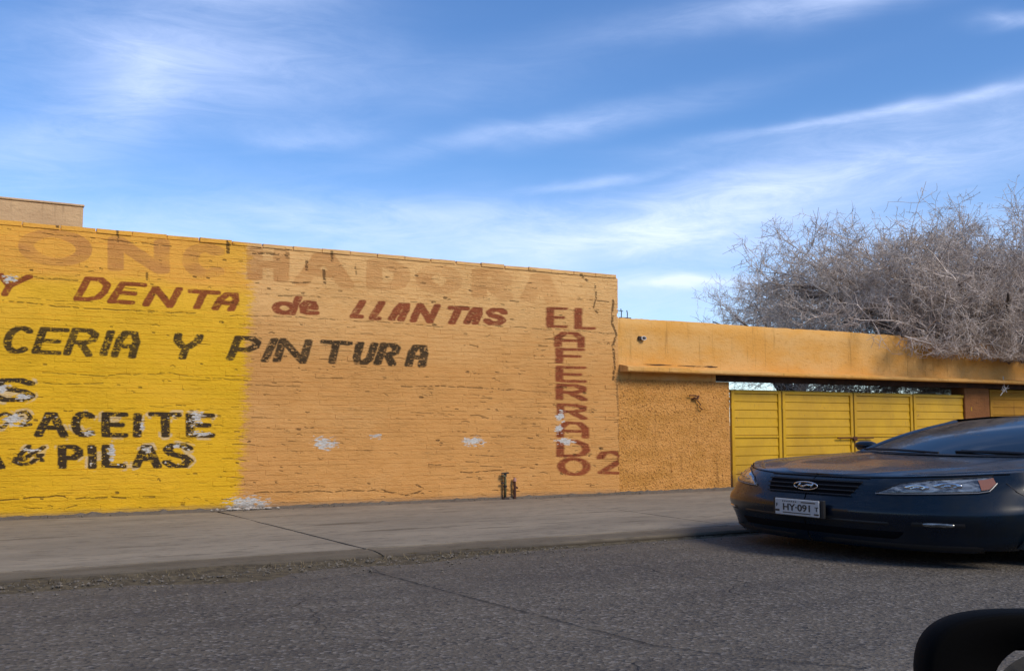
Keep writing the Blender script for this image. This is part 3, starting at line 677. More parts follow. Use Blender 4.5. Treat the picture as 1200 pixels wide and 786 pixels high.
# rough cast panel left of the gate
g = MB(); g.grid(rough_sheet(WE+.005, XG0, SW-.02, LB-.10, D+.018, .0105, .0065, 3)); g.box(WE, XG0-.002, D+.019, D+.3, 0, LB-.105)
P(g.build('rough_cast_panel', MAT_ROUGH), low)
g = MB(); g.box(XG1+.0, XP1, D+.10, D+.38, 0, LB-.005, .01); P(g.build('gate_pillar', MAT_PILLAR), low)
for xa, xb, py_, tt_ in ((753, 792, 425, .007), (793, 822, 424, .004), (823, 841, 426, .010)):     # open crack over the ledge
    a_, b_ = at(xa, py_, 1, D)[0], at(xb, py_, 1, D)[0]; zc = LB+.118; g = MB(); n = 10
    g.grid([[(a_+(b_-a_)*i/n, D-.002, zc-tt_*math.sin(math.pi*(i+.4)/(n+.8))+rng.normal(0, .002)), (a_+(b_-a_)*i/n, D-.001, zc+tt_*math.sin(math.pi*(i+.4)/(n+.8))+rng.normal(0, .002))] for i in range(n+1)]); P(g.build('open_crack', MAT_LINTEL), low)
# second opening pier far right, keeps the wall standing beyond the frame
g = MB(); g.box(XP1+5.6, XE, D+.02, D+.3, 0, LB+.0, .01); P(g.build('end_pier', MAT_LOW), low)

MAT_GATE1 = MAT_GATE
MAT_GATE2 = plain_paint('ochre_gate_paint', (.40, .20, .02), (.34, .165, .02), (.25, .11, .02), 2)
def gate(name, label, edges, z0, z1, y, group, latch=True):
    MAT_GATE = MAT_GATE1 if latch else MAT_GATE2
    gt = empty(name, (edges[0], y, z0)); tag(gt, label, 'gate', group)
    for li, (a, b_) in enumerate(zip(edges[:-1], edges[1:])):
        fr = MB(); fwid = .075
        fr.box(a+.014, a+fwid, y-.02, y+.03, z0, z1, .004); fr.box(b_-fwid, b_-.014, y-.02, y+.03, z0, z1, .004)
        fr.box(a+fwid, b_-fwid, y-.018, y+.03, z1-.045, z1, .004); fr.box(a+fwid, b_-fwid, y-.018, y+.03, z0, z0+.06, .004)
        mid = z0+(z1-z0)*.52
        fr.box(a+fwid, b_-fwid, y-.012, y+.03, mid-.018, mid+.018, .003)
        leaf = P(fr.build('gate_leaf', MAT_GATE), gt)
        for (q0, q1) in ((z0+.06, mid-.018), (mid+.018, z1-.045)):
            n = 5; hgt = (q1-q0)/n
            for k in range(n):
                g = MB(); zz0 = q0+hgt*k+.003; zz1 = zz0+hgt+.004; tl = .004+.004*rng.random()
                g.add([(a+fwid, y+.004, zz0), (b_-fwid, y+.004, zz0), (b_-fwid, y-.004, zz0+.008), (a+fwid, y-.004, zz0+.008),
                       (b_-fwid, y+tl, zz1-.006), (a+fwid, y+tl, zz1-.006), (b_-fwid, y+.016, zz1), (a+fwid, y+.016, zz1),
                       (a+fwid, y+.028, zz0), (b_-fwid, y+.028, zz0), (b_-fwid, y+.028, zz1), (a+fwid, y+.028, zz1)],
                      [(0,1,2,3),(3,2,4,5),(5,4,6,7),(8,11,10,9),(7,6,10,11),(0,8,9,1)])
                sl_ = g.build('slat', MAT_GATE, leaf); sl_.matrix_parent_inverse = (leaf.matrix_parent_inverse @ Matrix.Identity(4)).copy(); sl_.matrix_parent_inverse = Matrix.Translation(Vector(gt.location)).inverted() @ Matrix.Translation(Vector(gt.location))
    if latch:
        zl = z0+(z1-z0)*.50; xm = edges[2]
        g = MB(); g.tube([(xm-.42, y-.045, zl), (xm+.42, y-.045, zl)], .011, 8); g.tube([(xm-.3, y-.045, zl), (xm-.3, y-.01, zl)], .012); g.tube([(xm+.3, y-.045, zl), (xm+.3, y-.01, zl)], .012)
        g.box(xm-.05, xm+.03, y-.055, y-.03, zl-.05, zl+.02, .004); P(g.build('slide_bolt', MAT_RUST), gt)
    for a in (edges[0], edges[1], edges[3], edges[-1]):
        for hz_ in (z0+.22, z1-.24):
            g = MB(); g.tube([(a, y-.03, hz_-.035), (a, y-.03, hz_+.035)], .016, 8); P(g.build('hinge', MAT_GATE), gt)
    g = MB(); g.box(edges[0]-.01, edges[-1]+.01, y+.03, y+.06, z1-.02, z1+.012, .003); P(g.build('top_rail', MAT_GATE), gt)
    return gt
GY = D+.14
ez = [at(px, 500, 1, GY)[0] for px in (856, 916, 1000, 1070, 1137)]
GT = 1.528
gate('folding_gate', 'wide yellow metal gate of four slatted leaves behind the parked car', ez, SW+.01, GT, GY, None)
e2 = [XP1+.03, XP1+1.25, XP1+2.6, XP1+3.95, XP1+5.5]
gate('side_gate', 'second yellow metal gate at the right edge beyond the brown pillar', e2, SW+.01, LB-.10, GY, None, False)

# rooftop room far left, behind the wall
pR = at(98, 240, 1, D+2.2)
rr = empty('rooftop_room', (pR[0], D+2.2, 0)); tag(rr, 'plain tan box of a rooftop room showing above the yellow wall', 'building')
g = MB(); g.box(-9, pR[0], D+2.2, D+6, 0, pR[2]-.03, .012); P(g.build('wall', MAT_TAN), rr)
g = MB(); g.box(-9, pR[0]+.012, D+2.188, D+6.01, pR[2]-.03, pR[2], .008); P(g.build('coping', MAT_TAN), rr)
# ------------------------------------------------------------------ small fixtures on the wall
MAT_PIPE = speckle('weathered_pipe', (.16, .14, .055), (.075, .06, .035), 25, .6, .002)
MAT_DARK = speckle('dark_iron', (.022, .020, .018), (.05, .03, .02), 20, .7, .002)
MAT_BLUE = speckle('blue_grey_steel', (.05, .08, .12), (.03, .04, .06), 20, .6, .002)
MAT_WHITE = speckle('pale_plastic', (.6, .58, .55), (.4, .38, .36), 20, .6, .002)
pp = at(592, 585, 1, D-.05); X = pp[0]
t = empty('water_pipe', (X, D-.05, SW)); tag(t, 'short olive metal pipe with a tap elbow standing against the wall foot', 'pipe')
g = MB(); g.tube([(X, D-.05, SW), (X, D-.05, .30), (X-.012, D-.055, .345), (X-.06, D-.06, .352)], [.018, .018, .016, .013], 10); P(g.build('riser', MAT_PIPE, None, True), t)
g = MB(); g.tube([(X, D-.05, .335), (X, D-.05, .375)], .02, 8); g.tube([(X-.055, D-.05, .378), (X+.05, D-.05, .384)], .011, 6); P(g.build('tap_handle', MAT_DARK), t)
g = MB(); g.tube([(X, D-.05, SW-.01), (X, D-.05, SW+.022)], [.06, .045], 10); P(g.build('collar', MAT_DARK), t); g = MB(); g.tube([(X, D-.05, .20), (X, D-.05, .225)], .024, 10); P(g.build('collar', MAT_DARK), t)
g = MB(); g.tube([(X-.06, D-.05, .255), (X, D-.05, .255)], .012, 6); P(g.build('side_outlet', MAT_DARK), t)
X = at(603, 580, 1, D-.05)[0]
t = empty('rusty_pipe_stub', (X, D-.05, SW)); tag(t, 'rusty red iron stub with a pale cap beside the olive pipe', 'pipe')
g = MB(); g.tube([(X, D-.05, SW), (X+.004, D-.05, .17), (X-.004, D-.052, .27)], [.020, .017, .019], 9); g.tube([(X+.01, D-.05, .2), (X+.045, D-.052, .185)], .014, 6); P(g.build('stub', MAT_RUST), t)
g = MB(); g.tube([(X, D-.052, .272), (X+.004, D-.05, .318)], [.024, .017], 9); P(g.build('cap', speckle('pinkish_cap', (.45, .24, .20), (.3, .15, .1), 30)), t)
# steel stubs on the low wall next to the tall end
for px, h_, lab in ((728, .14, 'taller bent steel rod on the low wall corner beside the tall wall'), (735, .125, 'shorter steel rod on the low wall corner, right of its neighbour')):
    p_ = at(px, 371, 1, D+.12); g = MB(); g.tube([(p_[0], D+.12, LZ-.01), (p_[0]+.004, D+.12, LZ+h_*.6), (p_[0]-.006, D+.12, LZ+h_)], .007, 6)
    o = g.build('steel_rod', MAT_BLUE); tag(o, lab, 'rod', 'steel rods sticking out of the low wall')
p_ = at(731, 371, 1, D+.12); g = MB(); g.tube([(p_[0]-.09, D+.11, LZ+.012), (p_[0]+.12, D+.11, LZ+.014)], .007, 6); g.tube([(p_[0]-.12, D+.1, LZ+.11), (p_[0]-.02, D+.11, LZ+.105)], .006, 6)
tag(g.build('loose_wire', MAT_BLUE), 'thin loose wire lying along the low wall corner', 'wire')
p_ = at(751, 396, 1, D)
t = empty('vent_pipe', (p_[0], D, p_[2])); tag(t, 'broken pale pipe end sticking out of the low wall near the corner', 'pipe')
g = MB(); n = 12
for k in range(n):
    a0, a1 = 2*math.pi*k/n, 2*math.pi*(k+1)/n
    ring = lambda a, r_, y: (p_[0]+.02+r_*1.5*math.cos(a), y, p_[2]+r_*math.sin(a)-.004)
    g.add([ring(a0, .030, D+.005), ring(a1, .030, D+.005), ring(a1, .030, D-.05), ring(a0, .030, D-.05), ring(a0, .022, D-.05), ring(a1, .022, D-.05), ring(a1, .022, D+.005), ring(a0, .022, D+.005)], [(0,1,2,3),(3,2,5,4),(4,5,6,7)])
P(g.build('sleeve', MAT_WHITE), t)
g = MB(); g.tube([(p_[0]-.03, D+.004, p_[2]-.005), (p_[0]-.03, D-.028, p_[2]-.008)], [.034, .03], 10); P(g.build('hole_plug', MAT_DARK), t)
p_ = at(814, 466, 1, D)
g = MB(); X, Zc = p_[0], p_[2]
g.tube([(X-.12, D-.02, Zc+.03), (X-.05, D-.035, Zc+.035), (X+.02, D-.04, Zc+.02), (X+.06, D-.03, Zc+.03)], .009, 6)
g.tube([(X-.04, D-.0, Zc-.02), (X-.03, D-.04, Zc+.0), (X+.03, D-.035, Zc-.012), (X+.05, D-.02, Zc+.015)], .014, 6)
g.tube([(X+.03, D-.01, Zc-.03), (X+.09, D-.03, Zc-.10), (X+.06, D-.03, Zc-.13), (X+.13, D-.02, Zc-.17)], .007, 6)
tag(g.build('wall_bracket', MAT_RUST), 'small rusty broken bracket on the rough plaster left of the gate', 'bracket')
p_ = at(1177, 455, 1, D-.1)
g = MB(); X, Zc = p_[0], p_[2]
g.tube([(X, D-.085, Zc+.22), (X-.004, D-.10, Zc+.08), (X+.01, D-.10, Zc+.0)], .008, 6)
for k in range(9):
    c = np.array([X+rng.normal(0, .05), D-.10, Zc-.02+rng.normal(0, .03)]); g.tube([c, c+rng.normal(0, .04, 3)*[1, .4, 1], c+rng.normal(0, .06, 3)*[1, .4, 1]], .006, 5)
tag(g.build('hanging_wire', MAT_WHITE), 'pale knotted wire hanging off the ledge above the right gate', 'wire')

# ------------------------------------------------------------------ tree: bare, densely twigged
def grow_tree(name, label, base, targets, seed, levels, scale=1.0, crown_env=None, r0=.16, group=None):
    r = np.random.default_rng(seed)
    root = empty(name, base); tag(root, label, 'tree', group)
    base = np.array(base, float)
    limbs = MB(); S0 = []; S1 = []; RA = []; RB = []
    tr = MB(); fork = base+np.array([0, 0, 1.5*scale]); pts = [base, base+[.05, .02, .5*scale], base+[-.03, .03, 1.0*scale], fork]
    tr.tube(pts, [r0*1.35, r0*1.1, r0, r0*.95], 12); P(tr.build('trunk', MAT_BARK, None, True), root)
    def walk(p, d, L, n, wob, up=.0):
        P_ = [p]; d = d/np.linalg.norm(d)
        for i in range(n):
            d = d+r.normal(0, wob, 3)+np.array([0, 0, up]); d /= np.linalg.norm(d); p = p+d*L/n; P_.append(p)
        return P_, d
    def seg(P_, ra, rb):
        n = len(P_)-1
        for i in range(n):
            S0.append(P_[i]); S1.append(P_[i+1]); RA.append(ra+(rb-ra)*i/n); RB.append(ra+(rb-ra)*(i+1)/n)
    nl = []
    for tg in targets:
        tg = np.array(tg, float); v = tg-fork; L = np.linalg.norm(v); n = 9; p = fork; P_ = [p]; up0 = np.array([0, 0, L*.16])
        for i in range(1, n+1):
            q = i/n; P_.append(fork+v*q+up0*math.sin(math.pi*q)*.6+r.normal(0, .05*L/5, 3)*min(1, q*3))
        limbs.tube(P_, [r0*.62*(1-.82*i/n) for i in range(n+1)], 7, True)
        nl.append((P_, L))
    P(limbs.build('limb', MAT_BARK, None, True), root)
    n1, n2, n3, n4 = levels
    for P_, L in nl:
        for k in range(n1):
            q = r.uniform(.25, 1.0); f_ = q*(len(P_)-1); i = min(int(f_), len(P_)-2); p = P_[i]+(P_[i+1]-P_[i])*(f_-i)
            ax = P_[i+1]-P_[i]; ax /= np.linalg.norm(ax); d = ax*.7+r.normal(0, .70, 3)+[0, 0, .04]
            B, dd = walk(p, d, L*r.uniform(.20, .38), 7, .15, .015); seg(B, .018*scale, .008*scale)
            for k2 in range(n2):
                f2 = r.uniform(.15, 1)*6.99; i2 = int(f2); p2 = B[i2]+(B[i2+1]-B[i2])*(f2-i2); ax2 = B[i2+1]-B[i2]; ax2 = ax2/np.linalg.norm(ax2)
                C_, dd2 = walk(p2, ax2*.6+r.normal(0, .7, 3), r.uniform(.5, 1.05)*scale, 5, .17, .01); seg(C_, .0062*scale, .004*scale)
                for k3 in range(n3):
                    f3 = r.uniform(.1, 1)*4.99; i3 = int(f3); p3 = C_[i3]+(C_[i3+1]-C_[i3])*(f3-i3); ax3 = C_[i3+1]-C_[i3]; ax3 = ax3/np.linalg.norm(ax3)
                    D_, dd3 = walk(p3, ax3*.5+r.normal(0, .8, 3), r.uniform(.20, .5)*scale, 3, .2, -.02); seg(D_, .0040*scale, .003*scale)
                    for k4 in range(n4):
                        i4 = r.integers(0, 3); p4 = D_[i4]+(D_[i4+1]-D_[i4])*r.random()
                        E_, _ = walk(p4, r.normal(0, 1, 3), r.uniform(.07, .2)*scale, 2, .3); seg(E_, .0036*scale, .0026*scale)
    A = np.array(S0); B = np.array(S1); ra = np.array(RA); rb = np.array(RB)
    if crown_env is not None:
        keep = crown_env(A) & crown_env(B); A, B, ra, rb = A[keep], B[keep], ra[keep], rb[keep]
    t_ = B-A; t_ /= np.linalg.norm(t_, axis=1)[:, None]+1e-9
    h = np.where(np.abs(t_[:, 2:3]) < .9, np.array([[0, 0, 1.]]), np.array([[1., 0, 0]])); a = np.cross(t_, h); a /= np.linalg.norm(a, axis=1)[:, None]; b_ = np.cross(t_, a)
    V = np.zeros((len(A), 6, 3))
    for k in range(3):
        c, s_ = math.cos(2.094*k), math.sin(2.094*k); o_ = a*c+b_*s_
        V[:, k] = A+o_*ra[:, None]; V[:, 3+k] = B+o_*rb[:, None]
    n = len(A); base_i = (np.arange(n)*6)[:, None]
    quad = np.array([[0,1,4,3],[1,2,5,4],[2,0,3,5]])
    Fa = (base_i[:, None, :]+quad[None]).reshape(-1, 4)
    me = bpy.data.meshes.new('twigs'); me.vertices.add(n*6); me.vertices.foreach_set('co', V.ravel())
    nf = len(Fa); me.loops.add(nf*4); me.loops.foreach_set('vertex_index', Fa.ravel().astype(np.int32))
    me.polygons.add(nf); me.polygons.foreach_set('loop_start', np.arange(0, nf*4, 4, dtype=np.int32)); me.polygons.foreach_set('loop_total', np.full(nf, 4, dtype=np.int32))
    me.materials.append(MAT_TWIG); me.update(); me.validate()
    o = bpy.data.objects.new('twigs', me); COL.objects.link(o); P(o, root); o['kind'] = 'stuff'
    print(name, 'segments', n)
    return root
def pt(px, py, depth):
    d = _f + _r*(px-600)/1200. - _u*(py-393)/1200.; return np.array(EYE)+d*depth
def in_front_ok(Pn):   # the crown may lean over the low wall but does not pass through it
    return ~((Pn[:, 1] < D+.34) & (Pn[:, 2] < LZ+.03) & (Pn[:, 1] > D-.02)) & ((Pn[:, 1] > D-.9)) & ~((Pn[:, 1] < D-.02) & (Pn[:, 2] < 2.12))
tbase = pt(1175, 470, 19.5); tbase[2] = 0
T = [pt(*a) for a in [(930,330,19.5),(950,345,18.5),(925,358,20.5),(975,322,20.5),(1040,315,19),(1095,305,20),(1150,312,19),(1205,308,20.5),(1240,312,19),(1290,312,19.5),
                      (1060,330,17.6),(1120,330,17.4),(1180,345,17.4),(1062,392,16.7),(1112,398,17.3),(1188,403,18.1),(900,452,18.5),(960,452,19),(1030,452,19),(1100,454,19.5),(940,430,19),(1060,425,19.5),(1240,350,17.8),(1010,375,17.6),(1330,330,18.5),(1210,300,21.5),(1120,300,21),(1030,310,21)]]
grow_tree('bare_tree', 'large bare tree with a dense grey brown twig crown behind the low wall', tuple(tbase), T, 5, (10, 9, 8, 4), 1.0, in_front_ok, .2, 'bare trees behind the low wall')
tb2 = pt(930, 470, 25); tb2[2] = 0
T2 = [pt(*a) for a in [(835,378,25),(860,368,24.5),(885,355,25.5),(915,345,25),(945,350,24),(975,362,25),(850,385,26),(900,375,25),(1010,360,26),(950,380,24)]]
grow_tree('bare_tree', 'small distant bare tree, finely twigged, left of the large crown', tuple(tb2), T2, 9, (7, 7, 7, 3), .9, None, .12, 'bare trees behind the low wall')
# ------------------------------------------------------------------ parked car
exec_car = True
CX0, CYC, HS, VS = 5.92, 5.80, 1.60, .775
def W(s, t_, z): return (CX0+s*HS, CYC-t_*HS, z*VS)
car = empty('parked_car', (CX0+2.4*HS, CYC, 0)); tag(car, 'dark navy blue sedan parked at the kerb in front of the yellow gate', 'car')
def CP(o): return P(o, car)
def car_paint():
    m, t, b = material('navy_car_paint', (.003, .008, .022), .30, .0, .22, .28); p = POS(t)
    b.inputs['Coat Roughness'].default_value = .04
    d = NOISE(t, p, 5, 4, .65)
    t.links.new(MIX(t, SS(t, d, .4, .75), (.0018, .0080, .017), (.005, .009, .013)), b.inputs['Base Color'])
    t.links.new(SS(t, d, .3, .8, .26, .34), b.inputs['Roughness']); return m
MAT_CAR = car_paint()
MAT_BLACKP, _, _ = material('black_trim', (.008, .008, .009), .55)
MAT_GRILLE, _, _ = material('grille_black', (.003, .003, .004), .9, 0, .1)
MAT_GLASS, _, _b = material('tinted_glass', (.008, .012, .015), .05, 0, .30, .0); _b.inputs['IOR'].default_value = 1.5
MAT_CHROME, _, _ = material('chrome', (.62, .62, .62), .18, 1.0)
MAT_TRIM, _, _ = material('satin_trim', (.22, .22, .22), .45, .3)
MAT_LENS, tl_, bl_ = material('lamp_reflector', (.16, .17, .17), .18, .55, .6, 1.0)
_n = NOISE(tl_, MAPV(tl_, POS(tl_), (3, 3, 12)), 3.0, 3, .6, 1.2); tl_.links.new(MIX(tl_, SS(tl_, _n, .35, .7), (.05, .055, .06), (.42, .44, .42)), bl_.inputs['Base Color'])
MAT_AMBER, _, _ = material('amber_lens', (.26, .10, .045), .25, 0, .6, .8)
MAT_RUBBER, _, _ = material('tyre_rubber', (.012, .012, .012), .8)
MAT_RIM, _, _ = material('alloy', (.35, .35, .36), .35, .9)
LC = 4.8; WC = .915
def outline(a):
    if a <= 1: th = a*math.pi/2; t_ = WC*math.sin(th)**(2/2.6); s = .60*(1-max(math.cos(th), 0)**(2/2.0)); return s, t_
    if a <= 2: return .6+(LC-1.2)*(a-1), WC+.012*math.sin(math.pi*(a-1))
    th = (3-a)*math.pi/2; return LC-.6*(1-max(math.cos(th), 0)**(2/2.2)), WC*math.sin(th)**(2/3.2)
def nrm(a):
    e = 1e-3; p, q = outline(max(a-e, 0.0005)), outline(min(a+e, 2.9995)); ds, dt = q[0]-p[0], q[1]-p[1]; L = math.hypot(ds, dt)+1e-9
    return dt/L, -ds/L       # inward
FP = ([.14, .20, .30, .38, .46, .52, .56, .62, .70, .76, .80, .86], [.07, .045, .03, .012, .0, .004, .022, .035, .060, .090, .118, .15])
SP = ([.17, .24, .34, .50, .64, .72, .82, .92, 1.02], [.08, .03, .012, .0, .004, .006, .03, .06, .085])
def sm(x): x = min(max(x, 0), 1); return x*x*(3-2*x)
def inset(a, z):
    w_ = sm((a-.55)/.5) if a < 2 else 1-sm((a-2.1)/.6)
    return np.interp(z, *FP)*(1-w_)+np.interp(z, *SP)*w_
def surf(a, z, off=0.):
    s, t_ = outline(a); n0, n1 = nrm(a); i = inset(a, z)-off
    return s+i*n0, t_+i*n1, z
def ztop(a):
    s, _t = outline(a)
    if a <= 2: return float(np.interp(s, [0, .03, .12, .35, .60, 1.0, 1.45, 2.2, 3.4, 4.2], [.795, .805, .825, .852, .880, .920, .958, .985, 1.01, 1.01]))
    return float(np.interp(s, [4.2, 4.6, 4.8], [1.01, 1.0, .99]))
AR = [(.84, .41), (3.66, .40)]; AH = .72
def zbot(a):
    s, _t = outline(a)
    for c, r_ in AR:
        if abs(s-c) < r_ and .7 < a < 2.3: return max(.19, .19+(AH-.21)*math.sqrt(max(0, 1-((s-c)/r_)**2)))
    return .17 if .6 < a < 2.4 else .145
aa = [0.0005]+[i/60 for i in range(1, 60)]+[1+i/150 for i in range(0, 150)]+[2+i/40 for i in range(0, 40)]+[2.9995]
body = MB()
for sd_ in (1, -1):
    G_ = []
    for a in aa:
        zb, zt = zbot(a), ztop(a); G_.append([W(q[0], q[1]*sd_, q[2]) for q in (surf(a, zb+(zt-zb)*k/18) for k in range(19))])
    body.grid(G_, sd_ > 0)
    # hood and front wing tops
    H_ = []; ah = [a for a in aa if outline(a)[0] <= 1.46 and a < 2]
    def hood_pt(a, r_):
        e = surf(a, ztop(a)); s0 = e[0]; kk = .20*sm(s0/1.45)
        s = s0*(1-kk*(1-r_*r_)); zc = float(np.interp(s, [.10, .20, .40, .70, 1.0, 1.25], [.805, .840, .880, .920, .952, .978]))
        ze = ztop(a); z = ze+(zc-ze)*(1-abs(r_)**2.4)
        z += .010*math.exp(-((abs(r_)-.62)/.06)**2)*sm(s/.4)       # raised hood crease
        z -= .012*math.exp(-((abs(r_)-.90)/.012)**2) if s0 > .2 else 0   # shut line
        return s, e[1]*r_, z
    RR = [i/40 for i in range(33)]+[.82, .84, .86, .875, .885, .89, .895, .90, .905, .91, .92, .94, .96, .98, 1.0]
    for a in ah: H_.append([W(q[0], q[1]*sd_, q[2]) for q in (hood_pt(a, r_) for r_ in RR)])
    body.grid(H_, sd_ < 0)
    # wing shoulder between hood edge and belt beside the windscreen
    S_ = []
    for k in range(60):
        a = 1+ (1.44-.6)/(LC-1.2)+k/59*(4.05-1.44)/(LC-1.2); e = surf(a, ztop(a)); S_.append([W(e[0], e[1]*sd_, e[2]), W(e[0], (e[1]-.05)*sd_, e[2]+.012), W(e[0], (e[1]-.12)*sd_, e[2]+.01)])
    body.grid(S_, sd_ < 0)
    # boot lid
    Bt = []
    for a in [a for a in aa if outline(a)[0] >= 4.0 and a > 1.5]:
        e = surf(a, ztop(a)); Bt.append([W(min(e[0], 4.75), e[1]*r_*sd_, e[2]+.03*(1-r_*r_)) for r_ in np.linspace(0, 1, 14)])
    body.grid(Bt, sd_ < 0)
# roof
def roof_edge(s): return float(np.interp(s, [1.9, 2.3, 3.0, 3.45, 3.7], [.57, .60, .60, .57, .54])), float(np.interp(s, [1.9, 2.3, 2.8, 3.3, 3.7], [1.340, 1.385, 1.405, 1.375, 1.315]))
Rf = []
for s in np.linspace(1.84, 3.7, 24):
    te, ze = roof_edge(s); row = []
    for r_ in np.linspace(-1, 1, 21):
        row.append(W(s+.08*r_*r_*(1 if s < 2.6 else -1)*max(0, 1-abs(s-(1.9 if s < 2.6 else 3.7))/.6), te*r_, ze+.050*(1-r_*r_)*1.0))
    Rf.append(row)
body.grid(Rf, False)
CP(body.build('body', MAT_CAR, None, True))
# windscreen, rear screen, side glass
def pane(name, f, nu=20, nv=12, flip=False, mat=None, thick=None):
    g = MB(); g.grid([[W(*f(u/nu, v/nv)) for v in range(nv+1)] for u in range(nu+1)], flip); return CP(g.build(name, mat or MAT_GLASS, None, True))
def wsf(u, v):
    r_ = 2*u-1; s0, t0, z0 = 1.10+.17*r_*r_, r_*.745, .968-.006*r_*r_; s1, t1, z1 = 1.84+.08*r_*r_, r_*.56, 1.388-.052*r_*r_
    b_ = .03*math.sin(math.pi*v); return s0+(s1-s0)*v-b_*.6, t0+(t1-t0)*v, z0+(z1-z0)*v+b_
wsg = pane('windscreen', wsf, flip=False)
def rsf(u, v):
    r_ = 2*u-1; s0, t0, z0 = 4.15-.12*r_*r_, r_*.70, 1.025; s1, t1, z1 = 3.66, r_*.54, 1.36-.045*r_*r_
    return s0+(s1-s0)*v, t0+(t1-t0)*v, z0+(z1-z0)*v+.02*math.sin(math.pi*v)
pane('rear_window', rsf, flip=True)
for sd_ in (1, -1):
    def sgf(u, v):
        sb = 1.34+u*(4.00-1.34); stp = 1.96+u*(3.62-1.96); a = 1+(sb-.6)/(LC-1.2); e = surf(a, ztop(a)); te, ze = roof_edge(stp)
        b_ = .02*math.sin(math.pi*v)
        return sb+(stp-sb)*v, ((e[1]-.11)+(te-(e[1]-.11))*v+b_)*sd_, e[2]+.012+(ze-e[2]-.012)*v
    pane('side_window', sgf, 24, 8, sd_ > 0)
    g = MB()
    # A pillar follows the edge of the screen, roof rail and C pillar
    for u_, wd in ((0.0, .030), (1.0, .045), (.44, .028)):
        pts = [sgf(u_, v/8) for v in range(9)]; 
        rows = []
        for q in pts:
            s, t_, z = q; rows.append([W(s-wd, t_-.012*sd_ if u_ == 0 else t_, z), W(s-wd*.7, t_+.012*sd_, z+.012), W(s+wd*.7, t_+.016*sd_, z+.006), W(s+wd, t_+.004*sd_, z-.006)])
        g.grid(rows, sd_ > 0)
    rows = []
    for k in range(25):
        s, t_, z = sgf(k/24, 1.0); rows.append([W(s, t_-.04*sd_, z+.022), W(s, t_+.008*sd_, z+.018), W(s, t_+.022*sd_, z-.004), W(s, t_+.012*sd_, z-.02)])
    g.grid(rows, sd_ < 0)
    CP(g.build('pillar_and_rail', MAT_CAR, None, True))
    # windscreen surround strip
    g = MB(); rows = []
    for v in range(13):
        q = wsf((sd_+1)/2, v/12); rows.append([W(q[0]-.015, q[1]-.035*sd_, q[2]+.004), W(q[0]-.012, q[1]-.005*sd_, q[2]+.016), W(q[0]+.03, q[1]+.028*sd_, q[2]+.012), W(q[0]+.06, q[1]+.035*sd_, q[2]-.008)])
    g.grid(rows, sd_ < 0); CP(g.build('windscreen_pillar', MAT_CAR, None, True))
# dark cowl with wipers
g = MB(); g.grid([[W(1.00+.24*r_*r_, r_*.76, .966-.006*r_*r_), W(1.08+.18*r_*r_, r_*.77, .966), W(1.15+.17*r_*r_, r_*.76, .985)] for r_ in np.linspace(-1, 1, 25)], False)
CP(g.build('cowl', MAT_BLACKP))
for c_, e_ in ((-.05, -.66), (.62, .02)):
    g = MB(); g.tube([W(1.08+.17*c_*c_, c_, .985), W(1.11+.15*((c_+e_)/2)**2, (c_+e_)/2, .998), W(1.13+.17*e_*e_, e_, 1.0)], .010, 6)
    g.tube([W(1.10+.17*c_*c_, c_-.1, .988), W(1.14+.15*((c_+e_)/2)**2, (c_+e_)/2-.05, 1.003), W(1.15+.17*e_*e_, e_+.02, 1.004)], .012, 6); CP(g.build('wiper', MAT_BLACKP))
# patches laid on the nose
def a_of_t(t_): return min(1.0, math.asin(min(1, (t_/WC))**1.3)/(math.pi/2))
def patch(name, tz, mat, off=.006, nu=24, nv=6, parent=None, sd_=1, lip=True):
    """tz(u, v) -> lateral param a (signed) and z; a sheet proud of the body, edges turned in"""
    rows = []
    for i in range(nu+1):
        row = []
        for j in range(nv+1):
            a, z = tz(i/nu, j/nv); ed = lip and (i in (0, nu) or j in (0, nv)); q = surf(abs(a), z, off if not ed else -.004)
            row.append(W(q[0], q[1]*(1 if a >= 0 else -1)*sd_, q[2]))
        rows.append(row)
    g = MB(); g.grid(rows, sd_ < 0); o = g.build(name, mat, None, True)
    if parent is None: return CP(o)
    o.parent = parent; o.matrix_parent_inverse = parent.matrix_parent_inverse.copy() if False else (Matrix.Translation(car.location)@Matrix.Identity(4)).inverted(); 
    return o
def sub(o, parent):     # sub-part: parent is a mesh part of the car whose own world matrix is identity
    o.parent = parent; o.matrix_parent_inverse = Matrix.Identity(4); return o
def gr(u, v):   # grille opening, wider at the top
    z = .600+(.785-.600)*v; hw = .27+.055*v; t_ = (2*u-1)*hw; return math.copysign(max(a_of_t(abs(t_)), .0006), t_), z
grille = patch('grille', gr, MAT_GRILLE, .004, 30, 4)
for k in range(4):
    g = MB(); pts = []
    z = .625+.040*k
    hw = .27+.055*(z-.600)/.185-.008
    for t_ in np.linspace(-hw, hw, 25):
        q = surf(max(a_of_t(abs(t_)), .0006), z, .010); pts.append(W(q[0], q[1]*(1 if t_ >= 0 else -1), q[2]))
    g.tube(pts, .0052, 5); sub(g.build('grille_bar', MAT_BLACKP), grille)
g = MB(); pts = []
for t_ in np.linspace(-.33, .33, 31):
    q = surf(max(a_of_t(abs(t_)), .0006), .788, .006); pts.append(W(q[0], q[1]*(1 if t_ >= 0 else -1), q[2]))
g.tube(pts, .004, 6); sub(g.build('grille_edge', MAT_BLACKP), grille)
def li(u, v): z = .235+(.33-.235)*v; t_ = (2*u-1)*(.50+.05*v); return math.copysign(max(a_of_t(abs(t_)), .0006), t_), z
patch('lower_intake', li, MAT_GRILLE, .004, 30, 4)
def li2(u, v): z = .425+(.470-.425)*v; t_ = (2*u-1)*(.48); return math.copysign(max(a_of_t(abs(t_)), .0006), t_), z-.06
patch('bumper_groove', li2, MAT_BLACKP, .003, 30, 3)
